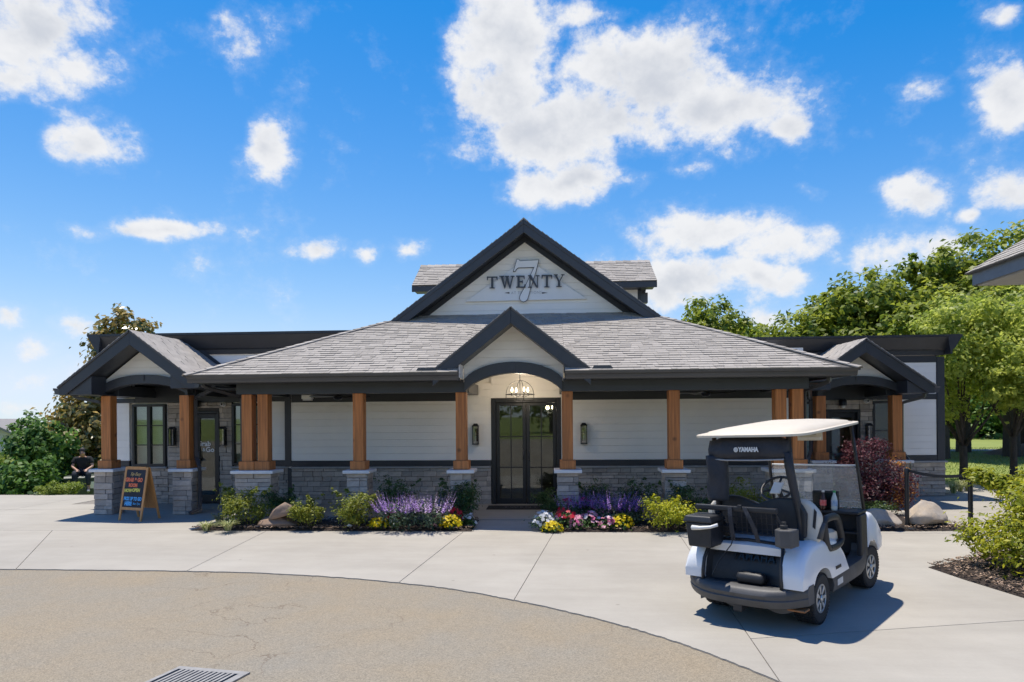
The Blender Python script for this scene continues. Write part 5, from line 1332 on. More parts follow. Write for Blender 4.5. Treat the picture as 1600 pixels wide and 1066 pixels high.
# folded windshield
m_ws = glassmat('reflection_haze_windshield', .05, (.95, .97, .97), haze=.17, hazec=(.86, .88, .90))  # white reflection on the sheet is put into its colour as diffuse haze
P0, P1 = Vector((0, 1.565, .85)), Vector((0, 1.465, 1.32)); dn = (P1 - P0)
ws = MB(); nrm_ = Vector((0, .97, .24)) * .004
ws.hexa([P0 + Vector((-.52, 0, 0)), P0 + Vector((.52, 0, 0)), P0 + Vector((.52, 0, 0)) + nrm_, P0 + Vector((-.52, 0, 0)) + nrm_, P1 + Vector((-.50, 0, 0)), P1 + Vector((.50, 0, 0)), P1 + Vector((.50, 0, 0)) + nrm_, P1 + Vector((-.50, 0, 0)) + nrm_])
wsh = cb(ws, 'windshield', m_ws)
cb(MB().tube([P1 + Vector((-.50, .002, 0)), P1 + Vector((.50, .002, 0))], .010, 8), 'windshield_edge', pm('clear_edge', (.80, .82, .83), .3, .03), wsh, smooth=True)
cb(MB().tube([P0 + dn * .14 + Vector((-.5, 0, 0)), P0 + dn * .14 + Vector((.5, 0, 0))], .006, 6), 'windshield_hinge', m_lens, wsh); cb(MB().box(.12, .17, 1.53, 1.56, .90, .97), 'windshield_latch', m_cbk, wsh, bevel=.008)
# rolled rain cover under the roof
def cover_sec(x):
    k = abs(x) / .41; zt = 1.70 - .07 * k ** 6; zb = 1.485 - .015 * math.cos(x * 5); o = .02 * math.sin(x * 9 + 1)
    return [(x, -.17, zb + .03), (x, -.25 + o * .3, zb), (x, -.315 + .05 * k ** 4 + o, zb + .025), (x, -.325 + .05 * k ** 4 + o * .5, zb + .085), (x, -.30 + .06 * k ** 4, zb + .17), (x, -.24 + .05 * k ** 4, zt), (x, -.16, zt)]
rc = cb(loft([cover_sec(x) for x in np.linspace(-.425, .405, 25)]), 'rain_cover', m_fab, smooth=True)
text_mesh('lettering', 'YAMAHA', .058, m_prnt, rc, (.045, -.3385, 1.578), (1, 0, 0), (0, .05, 1), .002, bold=.003, squeeze=.85)
cb(MB().lathe([(.023, 0), (.023, .003), (.016, .0031), (.016, 0)], 20, axis='y', c=(-.085, -.3395, 1.578)), 'emblem', m_prnt, rc)
for k in range(3):
    a = R(90 + 120 * k); cb(MB().tube([(-.085, -.3415, 1.578), (-.085 + .019 * math.cos(a), -.3415, 1.578 + .019 * math.sin(a))], .0025, 5), 'emblem_bar', m_prnt, rc)
cb(MB().tube([(-.40, -.295, 1.49), (-.2, -.32, 1.478), (.1, -.325, 1.48), (.38, -.30, 1.49)], .008, 6), 'piping', pm('grey_piping', (.35, .35, .36), .6, .05), rc, smooth=True)
def flap_sec(z):
    k = (1.52 - z) / .45; return [(a + .11, b, c) for a, b, c in [(-.54 + .01 * math.sin(z * 20), -.30, z), (-.50 + .03 * k, -.33 + .02 * math.sin(z * 17), z), (-.44 + .02 * math.sin(z * 11), -.31 - .015 * k, z), (-.36 + .02 * k, -.335 + .02 * math.sin(z * 13 + 1), z), (-.33 + .01 * k, -.28, z), (-.36, -.18, z), (-.52, -.16, z)]]
cb(loft([flap_sec(z) for z in np.linspace(1.52, 1.09, 14)]), 'rain_cover_flap', m_fab, smooth=True)
cb(loft([[(.36 + .03 * k, -.29 + .2 * k, z), (.40 + .02 * k, -.31 + .2 * k, z), (.44 + .0 * k, -.27 + .2 * k, z), (.42 + .02 * k, -.20 + .18 * k, z)] for z, k in ((1.55, 0), (1.35, .3), (1.15, .65), (1.0, 1.))]), 'rain_cover_strap', m_fab, smooth=True)
# bag rack and basket
cb(MB().box(-.52, .34, -.41, -.365, 1.01, 1.06), 'rack_bar', m_cbk, bevel=.012); cb(MB().tube([(-.30, -.16, .80), (-.30, -.36, .99)], .022, 8), 'rack_support', m_cbk); cb(MB().tube([(.30, -.16, .80), (.30, -.36, .99)], .022, 8), 'rack_support', m_cbk)
cb(MB().box(-.34, -.20, -.30, -.16, .76, .86), 'rack_support', m_cbk, bevel=.01)
bw = MB()
for x in np.linspace(-.34, .32, 14): bw.tube([(x, -.37, 1.01), (x, -.35, .80), (x, -.16, .79)], .0035, 4)
for z in (.96, .91, .86, .81): bw.tube([(-.35, -.362, z), (.33, -.362, z)], .0035, 4)
for y in (-.29, -.23, -.17): bw.tube([(-.35, y, .79), (.33, y, .79)], .0035, 4)
cb(bw, 'wire_basket', m_wire)
for x0, sl in ((-.13, .02), (.02, .13)):
    cb(loft([[(x0 + sl * k - .022, y, z), (x0 + sl * k + .022, y, z), (x0 + sl * k + .022, y - .005, z), (x0 + sl * k - .022, y - .005, z)] for k, y, z in ((0, -.415, 1.055), (.4, -.43, .97), (.8, -.42, .86), (1.0, -.40, .74))]), 'bag_strap', m_fab)
cb(MB().box(-.05, -.01, -.425, -.40, 1.035, 1.075), 'strap_buckle', m_cbk, bevel=.005)
cb(MB().tube([(-.10, -.41, .78), (-.13, -.42, .70), (-.24, -.47, .55), (-.30, -.50, .42)], .006, 5), 'cord', m_cbk)
CO = .17
cl = cb(loft([[(CO - .70 - .02 * k, -.58, z), (CO - .43, -.58, z), (CO - .43, -.30, z), (CO - .70 - .02 * k, -.30, z)] for z, k in ((.68, -1.), (.91, .6))]), 'cooler', m_cbk, bevel=.018, seg=3)
cb(loft([[(CO - .73, -.60, z), (CO - .41, -.60, z), (CO - .41, -.28, z), (CO - .73, -.28, z)] if not i else [(CO - .71, -.58, z), (CO - .43, -.58, z), (CO - .43, -.30, z), (CO - .71, -.30, z)] for i, z in enumerate((.912, .97))]), 'cooler_lid', m_cbk, cl, bevel=.014, seg=3)
cb(MB().tube([(CO - .61, -.615, .865), (CO - .52, -.62, .868), (CO - .42, -.60, .88), (CO - .36, -.56, .90)], [.024, .018, .014, .016], 8), 'sand_scoop', m_lens, smooth=True)
cb(loft([[(.35, -.50, z), (.42, -.545, z), (.52, -.52, z), (.535, -.38, z), (.35, -.36, z)] for z in (.74, .895)]), 'sand_bottle_holder', m_cgy, bevel=.012); cb(MB().lathe([(.035, .90), (.035, .925), (.022, .93), (.022, .955), (.0, .957)], 12, c=(.42, -.45, 0)), 'bottle_cap', m_cbk, smooth=True, auto=40)
# decals
m_dec = pm('black_decal', (.02, .02, .02), .5, .1)
def side_text(txt, y, z, size, mat, **k): text_mesh('lettering', txt, size, mat, qr, (.5925, y, z), (0, 1, 0), (.22, 0, .97), .001, **k)
cb(MB().lathe([(.045, .0), (.045, .002), (.0, .0021)], 24, axis='x', c=(.588, .47, .575)), 'number_disc', m_prnt)
for ch_, dy_ in (('4', -.017), ('5', .017)): text_mesh('lettering', ch_, .062, m_dec, qr, (.5912, .47 + dy_, .575), (0, 1, 0), (0, 0, 1), .0008, bold=.003, squeeze=.8)
text_mesh('lettering', 'YAMAHA', .038, m_dec, qr, (.604, .43, .43), (0, 1, 0), (0, 0, 1), .001, bold=.003)
cb(MB().box(.598, .6005, .40, .56, .255, .315), 'registration_plate', pm('plate_silver', (.6, .6, .58), .4, .1), bevel=.003)
# body leans a little on its springs towards its left side
for o in list(CART.children):
    if o.name.split('.')[0] not in ('wheel', 'axle'):
        o.rotation_euler = (R(.3), R(-1.6), 0)

# bottles on the dash
def bottle(lx, ly, body, lab, cap, label):
    w = CART.matrix_world if False else Matrix.Translation(CART.location) @ Matrix.Rotation(CART.rotation_euler.z, 4, 'Z') @ Matrix.Rotation(R(-1.6), 4, 'Y')
    p = w @ Vector((lx * CART_W, ly, .846))
    t = thing('soda_bottle', label, 'bottle', p, group='bottles on the cart dashboard')
    MB().lathe([(.024, 0), (.03, .006), (.032, .03), (.031, .12), (.026, .145), (.013, .185), (.012, .20)], 18).build('bottle_body', body, t, smooth=True)
    MB().lathe([(.0325, .055), (.0325, .115), (.031, .116)], 18).build('bottle_label', lab, t, smooth=True, auto=30)
    MB().lathe([(.014, .198), (.0145, .200), (.0145, .218), (.0, .219)], 14).build('bottle_cap', cap, t, smooth=True, auto=40)
m_cola = pm('cola', (.05, .012, .006), .1, .1, spec=.6); m_redl = pm('red_label', (.62, .02, .025), .4, .1, 30, col2=(.72, .25, .25)); m_watr = pm('clear_drink', (.55, .62, .62), .1, .05, spec=.6); m_blul = pm('blue_label', (.10, .25, .52), .4, .1, 30, col2=(.5, .6, .7)); m_grnc = pm('green_cap', (.03, .35, .10), .4, .05)
bottle(.17, 1.285, m_cola, m_redl, m_lens, 'cola bottle with a red label standing on the cart dashboard'); bottle(.29, 1.30, m_watr, m_blul, m_grnc, 'clear bottle with a green cap standing on the cart dashboard')

# ------------------------------------------------------------------ planting in the beds
l_shrub = leafmat('abelia_leaf', (.08, .13, .015), (.42, .42, .05), .40)
l_dark = leafmat('dark_shrub_leaf', (.035, .075, .022), (.15, .23, .06), .35)
l_gold = leafmat('gold_shrub_leaf', (.20, .27, .015), (.70, .66, .04), .42)
l_grass = leafmat('striped_grass_blade', (.16, .22, .05), (.62, .60, .30), .25)
l_vinca = leafmat('vinca_leaf', (.03, .085, .015), (.10, .19, .04), .25)
l_salv = leafmat('salvia_leaf', (.035, .07, .035), (.12, .17, .09), .25)
m_stem = pm('brown_stem', (.10, .065, .04), .8, .2, 20)
def petal(name, a, b): return leafmat(name, a, b, .25, .55, .3)
p_purple = petal('purple_petal', (.20, .08, .40), (.52, .34, .72)); p_yellow = petal('yellow_petal', (.62, .42, .0), (.85, .70, .01)); p_red = petal('red_petal', (.45, .008, .025), (.70, .03, .07)); p_white = petal('white_petal', (.62, .62, .62), (.82, .82, .82)); p_pink = petal('pink_petal', (.60, .10, .25), (.80, .48, .55)); p_lilac = petal('lilac_petal', (.34, .22, .48), (.68, .55, .72))
def at(px, py, z=.07): return PG(px, py, z)
def stems(parent, n, r, h, seed, rad=.006, mat=None):
    rg = random.Random(seed); mb = MB()
    for _ in range(n):
        a = rg.uniform(0, 6.28); k = rg.uniform(.3, 1)
        mb.tube([(.03 * math.cos(a), .03 * math.sin(a), -.04), (r * k * .45 * math.cos(a), r * k * .45 * math.sin(a), h * .45), (r * k * math.cos(a + .2), r * k * math.sin(a + .2), h * rg.uniform(.75, 1.))], [rad, rad * .7, rad * .35], 5)
    return mb.build('stems', mat or m_stem, parent)
def shrub(loc, r, h, mat, label, seed, n=1500, leaf=.045, lobes=9, group='shrubs in the beds', name='shrub', sprigs=0, aspect=.5):
    rg = random.Random(seed); t = thing(name, label, 'shrub', loc, group=group)
    L_ = [(0, 0, h * .45, r * .62, r * .55, h * .42)]
    for _ in range(lobes):
        a = rg.uniform(0, 6.28); d = r * rg.uniform(.35, .85); z = h * rg.uniform(.3, .88); k = rg.uniform(.22, .4)
        L_.append((d * math.cos(a), d * math.sin(a) * .8, z, r * k, r * k, h * k * .9))
    for _ in range(sprigs):                            # long arching shoots
        a = rg.uniform(0, 6.28); d = r * rg.uniform(.9, 1.35); L_ += [(d * f * math.cos(a), d * f * math.sin(a) * .7, h * (.7 + .35 * f), r * .10, r * .10, h * .09) for f in (.7, .85, 1.)]
    crown('foliage', L_, int(n * 1.9), leaf * .95, mat, t, seed, clumps=max(70, n // 9), spread=.30, shell=.45, up=.8, aspect=aspect)
    stems(t, 10, r * .8, h * .8, seed)
    return t
shrub(at(382, 818), .48, .60, l_shrub, 'yellow green shrub left of the rust brown rock, against the double post pier', 201, 2200, sprigs=5)
shrub(at(482, 821), .30, .47, l_shrub, 'small yellow green shrub just right of the stacked rocks', 202, 1300, sprigs=2)
shrub(at(553, 822), .42, .54, l_shrub, 'yellow green shrub left of the purple salvia', 203, 1900, sprigs=4)
shrub(at(430, 806), .40, .52, l_dark, 'dark green shrub behind the rust brown rock', 204, 1300, sprigs=2)
shrub(at(625, 806), .40, .62, l_dark, 'dark green shrub behind the left clump of purple salvia', 205, 1300, sprigs=4)
shrub(at(715, 808), .42, .62, l_dark, 'dark green shrub at the pier left of the doors', 206, 1700, sprigs=3)
shrub(at(862, 803), .40, .42, l_dark, 'low dark green shrub spreading before the right glass door', 207, 1500, sprigs=4)
shrub(at(925, 802), .42, .55, l_dark, 'dark green shrub behind the red flowers', 208, 1500, sprigs=2)
shrub(at(1000, 806), .45, .60, l_dark, 'dark green shrub right of the purple salvia by the pier', 209, 1700, sprigs=3)
shrub(at(1039, 825), .42, .50, l_gold, 'bright golden leaved shrub left of the golf cart', 210, 1900, sprigs=2)
shrub(at(1083, 808), .42, .58, l_dark, 'dark green shrub half hidden by the cart cooler box', 211, 1300, sprigs=3)
shrub(at(1170, 808), .45, .60, l_shrub, 'yellow green shrub seen through the back of the cart', 212, 1300, sprigs=3)
shrub((4.0, 11.2, .06), .42, .5, l_shrub, 'yellow green shrub hidden beyond the cart windshield', 213, 1000)
def tuft(loc, r, h, n, mat, label, seed, name='grass_tuft', group='striped grass tufts'):
    t = thing(name, label, 'grass tuft', loc, group=group); rg = np.random.default_rng(seed); V = []; T = []
    for _ in range(n):
        a = rg.uniform(0, 6.28); rr = r * rg.uniform(.45, 1.); hh = h * rg.uniform(.6, 1.1); w = rg.uniform(.006, .012); b = rg.uniform(0, .05); tn = rg.uniform(0, 1)
        pts = [np.array([(b + (rr - b) * k ** 1.3) * math.cos(a), (b + (rr - b) * k ** 1.3) * math.sin(a), hh * (1.75 * k - 1.15 * k * k)]) for k in (0, .3, .62, 1.)]
        s = np.array([-math.sin(a), math.cos(a), 0])
        for i in range(3):
            w0, w1 = w * (1 - .25 * i), w * (1 - .25 * (i + 1)) if i < 2 else .001
            V += [pts[i] - s * w0, pts[i] + s * w0, pts[i + 1] + s * w1, pts[i + 1] - s * w1]; T.append(tn)
    quads('blades', np.array(V), T, mat, t)
    return t
tuft(at(322, 829, .02), .24, .22, 90, l_grass, 'striped grass tuft at the left tip of the bed', 221)
tuft(at(356, 829, .04), .27, .25, 110, l_grass, 'striped grass tuft nearest the forecourt at the bed end', 222)
tuft(at(343, 819, .05), .26, .30, 90, leafmat('blue_grass_blade', (.10, .16, .10), (.38, .42, .28), .25), 'grey green grass tuft behind the two striped tufts', 223)
for i, (px, py) in enumerate(((1490, 771), (1500, 768), (1512, 767))): tuft(at(px, py, .0), .38, .40, 80, l_grass, ('striped grass tuft against the stone corner of the right wing', 'striped grass tuft beside the right wing, middle of three', 'striped grass tuft beside the path, outermost of three')[i], 224 + i)
def blooms(loc, r, h, leafm, flow, nfl, fsz, label, seed, cat='flowers', name='flower_plant', group='bedding flowers', flat=False, nleaf=260):
    """flow: list of (material, share)"""
    t = thing(name, label, cat, loc, group=group); rg = np.random.default_rng(seed)
    crown('foliage', [(0, 0, h * .36, r * .9, r * .8, h * .46)], int(nleaf * 1.5), .045, leafm, t, seed, clumps=50, spread=.28, shell=.5, up=.9)
    for mi, (m, share) in enumerate(flow):
        V = []; T = []
        for _ in range(int(nfl * share)):
            d = unit(rg.normal(size=(1, 3)))[0]; d[2] = abs(d[2]) * 1.1 + .15; d /= np.linalg.norm(d)
            c = np.array([d[0] * r, d[1] * r * .85, h * .10 + d[2] * h * .92]) * 1.0 + rg.normal(size=3) * .008
            nz = unit((d + rg.normal(size=3) * .35 + np.array([0, -.25, .2]))[None])[0]
            e1 = unit(np.cross(nz, rg.normal(size=3))[None])[0]; e2 = np.cross(nz, e1); tn = rg.uniform(0, 1)
            k = 5
            for q in range(k):                         # five petals
                a = 2 * math.pi * q / k; dr = e1 * math.cos(a) + e2 * math.sin(a); sd = -e1 * math.sin(a) + e2 * math.cos(a); s = fsz * rg.uniform(.9, 1.4)
                V += [c, c + dr * s * .6 + sd * s * .42 + nz * s * .1, c + dr * s + nz * s * .02, c + dr * s * .6 - sd * s * .42 + nz * s * .1]; T.append(min(1, max(0, tn + rg.normal() * .1)))
        quads('blossoms', np.array(V), T, m, t)
    stems(t, 6, r * .6, h * .6, seed, .004, MATS['brown_stem'])
    return t
Yf = dict(fsz=.022)
blooms(at(592, 825, .03), .17, .17, l_vinca, [(p_yellow, 1)], 150, .024, 'bright yellow flower clump below the left salvia', 231)
blooms(at(703, 825, .03), .20, .22, l_vinca, [(p_yellow, 1)], 200, .024, 'bright yellow flower clump nearest the walk, left bed', 232)
blooms(at(612, 819), .14, .25, l_vinca, [(p_red, .8), (p_white, .3)], 26, .034, 'red and white flower plant above the first yellow clump', 233)
blooms(at(686, 824, .03), .13, .20, l_vinca, [(p_pink, .7), (p_white, .3)], 30, .032, 'pale pink flower plant left of the yellow clump by the walk', 234)
blooms(at(712, 818), .13, .27, l_vinca, [(p_red, 1)], 30, .034, 'red flower plant behind the yellow clump by the walk', 235)
blooms(at(733, 823, .03), .12, .20, l_vinca, [(p_white, .8)], 20, .032, 'white flower plant at the walk corner of the left bed', 236)
blooms(at(618, 825, .03), .08, .10, l_vinca, [(p_white, 1)], 8, .026, 'tiny white flower plant on the mulch between yellow clumps', 237)
blooms(at(850, 826, .03), .22, .27, l_vinca, [(p_white, 1)], 46, .036, 'white flower plant at the walk corner of the right bed', 238)
blooms(at(863, 830, .015), .18, .15, l_vinca, [(p_yellow, 1)], 130, .022, 'golden yellow flower clump under the white flowers', 239)
blooms(at(884, 825, .03), .22, .30, l_vinca, [(p_red, .7), (p_pink, .3)], 46, .036, 'red flower plant right of the white flowers', 240)
blooms(at(884, 806), .16, .34, l_vinca, [(p_red, 1)], 30, .036, 'dark red flower plant left of the second red one at the back', 241)
blooms(at(914, 808), .18, .34, l_vinca, [(p_red, 1)], 34, .036, 'bright red flower plant in front of the purple salvia', 242)
blooms(at(901, 812), .15, .24, l_vinca, [(p_white, .8), (p_pink, .3)], 30, .032, 'small white flower plant between the red plants', 243)
blooms(at(903, 826, .03), .15, .20, l_vinca, [(p_pink, 1)], 30, .034, 'deep pink flower plant at the front of the right bed', 244)
blooms(at(922, 824, .03), .19, .26, l_vinca, [(p_pink, .75), (p_white, .25)], 44, .034, 'pale pink flower plant in the middle of the right bed', 245)
blooms(at(942, 812), .17, .28, l_vinca, [(p_pink, .8), (p_white, .2)], 34, .036, 'rose pink flower plant before the purple salvia', 246)
blooms(at(937, 825, .03), .10, .17, l_vinca, [(p_white, 1)], 18, .030, 'creamy white flower plant between two pink plants', 247)
blooms(at(950, 826, .03), .17, .20, l_vinca, [(p_pink, .9), (p_white, .1)], 38, .034, 'pink flower plant left of the last yellow clump', 248)
blooms(at(970, 825, .03), .22, .22, l_vinca, [(p_yellow, 1)], 190, .024, 'lemon yellow flower clump at the right end of the flowers', 249)
def salvia(loc, r, h, n, label, seed, mats):
    t = thing('salvia_plant', label, 'flowers', loc, group='purple salvia clumps'); rg = np.random.default_rng(seed)
    crown('foliage', [(0, 0, h * .3, r, r * .75, h * .32)], 700, .05, l_salv, t, seed, clumps=70, spread=.25, shell=.4, up=.7)
    Vs = [[] for _ in mats]; Ts = [[] for _ in mats]
    for _ in range(n):
        a = rg.uniform(0, 6.28); d = r * math.sqrt(rg.uniform(0, 1)); b = np.array([d * math.cos(a), d * math.sin(a) * .75, h * .35]); hh = h * rg.uniform(.35, .68)
        lean = np.array([math.cos(a) * d * .5, math.sin(a) * d * .5 - .02, hh]); i = rg.integers(0, len(mats)); tn = rg.uniform(0, 1)
        for k in range(22):
            f = k / 22.; c = b + lean * (.15 + .85 * f); rr = .027 * (1 - f * .8); an = rg.uniform(0, 6.28); dr = np.array([math.cos(an), math.sin(an), .45]); sd = np.array([-math.sin(an), math.cos(an), 0])
            V_ = [c, c + dr * rr * .6 + sd * rr * .5, c + dr * rr * 1.35, c + dr * rr * .6 - sd * rr * .5]; Vs[i] += V_; Ts[i].append(min(1, max(0, tn + rg.normal() * .2)))
    for i, m in enumerate(mats): quads('flower_spikes', np.array(Vs[i]), Ts[i], m, t, 'stuff')
    return t
salvia(at(625, 823), .37, .61, 85, 'lilac purple salvia clump left of its pale twin', 251, [p_purple, p_lilac])
salvia(at(672, 823), .34, .61, 75, 'purple and pale salvia clump left of the dark shrub', 252, [p_purple, p_lilac])
salvia(at(905, 814), .34, .60, 60, 'dusky purple salvia clump behind the red flowers', 253, [p_purple])
salvia(at(958, 817), .42, .62, 85, 'deep purple salvia clump behind the rose pink flowers', 254, [p_purple])
salvia(at(985, 818), .26, .48, 34, 'short purple salvia clump right of the lemon yellow flowers', 255, [p_purple])

# big yellow green shrub in the near right bed
t = shrub((6.12, 7.75, .04), 1.14, 1.0, leafmat('nandina_leaf', (.14, .20, .014), (.58, .56, .04), .42), 'large yellow green shrub spreading over the bark bed near the barrier', 261, 17000, .078, lobes=16, sprigs=9, aspect=.38)
# red-leaved maple
def limbs(parent, base, tips, r0, seed, mat, name='trunk', fork=.45, n=7, rmin=.006):
    rg = random.Random(seed); mb = MB(); base = Vector(base)
    for tp in tips:
        tp = Vector(tp); mid = base.lerp(tp, .5) + Vector((rg.uniform(-.1, .1), rg.uniform(-.1, .1), rg.uniform(.0, .15))) * (tp - base).length * .4
        mb.tube([base, base.lerp(mid, .5) + Vector((0, 0, .03)), mid, mid.lerp(tp, .6), tp], [r0, r0 * .8, r0 * .55, r0 * .35, rmin], n)
    return mb
m_bark = pm('grey_brown_bark', (.075, .058, .046), .9, .3, 9, bump=1., bs=22, stretch=(3, 3, .7), bdist=.03)
t = thing('red_maple', 'red-leaved Japanese maple with orange tips before the right side door', 'tree', (5.95, 12.45, .05))
lob = [(0, 0, .95, .42, .40, .42), (-.35, .1, .72, .35, .3, .32), (.38, -.1, .66, .38, .32, .3), (.1, -.3, .45, .5, .35, .3), (-.25, -.2, .4, .42, .3, .28), (.5, .0, .30, .36, .32, .26), (.15, .1, 1.22, .25, .25, .2), (-.1, 0, 1.1, .35, .3, .25), (.58, -.2, .55, .22, .2, .2)]
crown('foliage', lob, 7000, .055, leafmat('red_maple_leaf', (.050, .012, .020), (.19, .055, .07), .35), t, 263, clumps=420, spread=.20, shell=.55, up=.7, aspect=.4)
crown('orange_foliage', [(.42, -.22, .92, .14), (.52, -.25, .45, .2), (.62, -.1, .70, .12), (.35, -.35, .28, .22)], 700, .055, leafmat('orange_maple_leaf', (.35, .09, .02), (.62, .30, .05), .4), t, 264, clumps=60, spread=.3, shell=.4, up=.7, aspect=.4)
limbs(t, (0, 0, -.05), [(l[0] * .9, l[1] * .9, l[2]) for l in lob], .035, 265, m_bark).build('trunk', m_bark, t, smooth=True)
t = shrub((5.55, 11.75, .05), .5, .25, l_dark, 'low dark groundcover under the red-leaved maple', 266, 900, .04)

# ------------------------------------------------------------------ trees
l_green = leafmat('pear_leaf', (.20, .28, .035), (.70, .74, .16), .58)
l_oak = leafmat('oak_leaf', (.08, .145, .02), (.46, .50, .06), .5)
l_deep = leafmat('kudzu_leaf', (.035, .105, .018), (.19, .33, .06), .42)
l_lime = leafmat('lime_leaf', (.12, .20, .02), (.42, .48, .08), .42)
l_mag = leafmat('magnolia_leaf', (.07, .11, .02), (.62, .42, .12), .3, .30, .6)
def tree(loc, lobes, n, leaf, mat, label, seed, trunk_r, h_fork, clumps=300, spread=.17, group=None, name='tree', tips=None, aspect=.55, droop=0., cat='tree', shell=.7):
    t = thing(name, label, cat, loc, group=group)
    crown('crown', lobes, n, leaf, mat, t, seed, clumps=clumps, spread=spread, shell=shell, aspect=aspect, droop=droop)
    mb = limbs(t, (0, 0, h_fork), tips or [(l[0] * .8, l[1] * .8, l[2] * .95) for l in lobes[:9]], trunk_r * .42, seed, m_bark)
    mb.tube([(0, 0, -.4), (0, 0, .05), (.01, 0, h_fork * .5), (0, 0, h_fork + .1)], [trunk_r * 1.5, trunk_r * 1.15, trunk_r, trunk_r * .95], 12)
    mb.build('trunk', m_bark, t, smooth=True)
    return t
def lobes_round(r, h0, h1, k, seed, kr=(.32, .5), top=.7):
    rg = random.Random(seed); out = [(0, 0, (h0 + h1) / 2, r * .6, r * .6, (h1 - h0) * .42)]
    for i in range(k):
        z = rg.uniform(0, 1); w = r * (1 - abs(z - .38) ** 1.6 * top * 2.0) * .72; a = i * 2.4 + rg.uniform(-.4, .4); q = rg.uniform(*kr) * r
        out.append((w * math.cos(a), w * math.sin(a), h0 + q * .6 + (h1 - h0 - q * 1.1) * z, q, q, q * .8))
    return out
# two young trees beside the right wing
tree((11.35, 18.4, -.05), lobes_round(1.9, 1.55, 5.0, 15, 301), 15000, .13, l_green, 'young leafy tree right beside the end of the right wing', 301, .10, .95, 420, .15, 'young trees on the lawn')
tree((12.6, 18.3, -.05), lobes_round(2.1, 1.75, 5.2, 16, 302), 16000, .13, l_green, 'young leafy tree farther right on the lawn, its trunk standing clear', 302, .085, 1.2, 440, .15, 'young trees on the lawn')
tree((15.6, 19.5, -.05), lobes_round(2.3, 1.6, 5.8, 14, 303), 12000, .14, l_green, 'young leafy tree cut by the right edge of the picture', 303, .09, 1.2, 360, .15, 'young trees on the lawn')
# taller trees behind
def far_tree(px, py_top, d, r, h0, mat, label, seed, n=12000, leaf=.30, k=17, group='tall trees behind the clubhouse', clumps=420):
    p = ray(px, 651); p = Vector((p.x, p.y, 0)).normalized() * d
    dep = -p.x * math.sin(YAW) + p.y * math.cos(YAW)
    top = CAM_H + (651 - (px - 800) * math.sin(ROLL) - py_top) / 1000 * dep
    return tree((p.x, p.y, -.2), lobes_round(r, h0, top, k, seed), int(n * 1.35), leaf, mat, label, seed, .3, h0 * 1.2, int(clumps * 1.3), .15, group)
far_tree(1120, 470, 42, 3.0, 2.5, l_oak, 'rounded green tree rising just behind the hip roof', 311, 9000, .3)
far_tree(1250, 466, 36, 2.9, 2.6, l_oak, 'dark green tree behind the cornice, lowest of the row', 312, 11000)
far_tree(1330, 440, 36, 3.2, 2.8, l_oak, 'broad green tree behind the right portico roof', 313, 12000)
far_tree(1420, 392, 38, 3.4, 3.0, l_oak, 'tall green tree behind the corner of the right wing', 314, 14000)
far_tree(1505, 378, 39, 3.6, 3.2, l_oak, 'tall green tree above the neighbouring eave corner', 315, 14000)
far_tree(1600, 330, 40, 4.2, 3.4, l_oak, 'tallest tree at the right edge of the picture', 316, 14000)
far_tree(1470, 470, 33, 2.6, 3.0, l_oak, 'shaded tree between the two young lawn trees', 317, 9000)
far_tree(1580, 455, 36, 3.0, 3.0, l_oak, 'shaded tree behind the outer young lawn tree', 318, 9000)
far_tree(1720, 380, 34, 4.0, 3.0, l_oak, 'tree standing just out of sight beyond the right edge', 319, 7000)
mo = MB(); rgm = random.Random(5); ring = 20
vv = [(24.5 + 4.2 * math.cos(2 * math.pi * j / ring) * k, 31 + 3. * math.sin(2 * math.pi * j / ring) * k, -.06 + .75 * (1 - k * k) + rgm.uniform(-.03, .03) * (k < 1)) for k in (1, .75, .5, .25) for j in range(ring)] + [(24.5, 31, .70)]
ff = [(i * ring + j, i * ring + (j + 1) % ring, (i + 1) * ring + (j + 1) % ring, (i + 1) * ring + j) for i in range(3) for j in range(ring)] + [(3 * ring + j, 3 * ring + (j + 1) % ring, 4 * ring) for j in range(ring)]
o = MB().add(vv, ff).build('mulch_mound', pm('brown_mulch', (.19, .125, .085), .95, .25, 3, bump=1., bs=20), smooth=True); o['kind'] = 'structure'
# paths across the lawn
sheet('path', [(9.5, 17.1), (12.9, 16.2), (30, 14.2), (60, 15), (60, 16.2), (30, 15.6), (13.2, 17.3), (10.2, 18.3)], -.05, -.03, m_conc)
sheet('path', [(14, 33.6), (60, 36), (60, 37.6), (14, 35.1)], -.055, -.03, m_conc)
far_tree(1400, 600, 62, 5.5, .2, l_deep, 'low distant tree across the lawn seen between the young trunks', 324, 5000, .45, group='distant trees across the lawn')
far_tree(1530, 596, 64, 6, .2, l_deep, 'distant tree across the lawn right of the outer young trunk', 325, 5000, .45, group='distant trees across the lawn')
far_tree(1680, 590, 64, 6, .2, l_deep, 'distant tree across the lawn beyond the right edge', 326, 4000, .45, group='distant trees across the lawn')
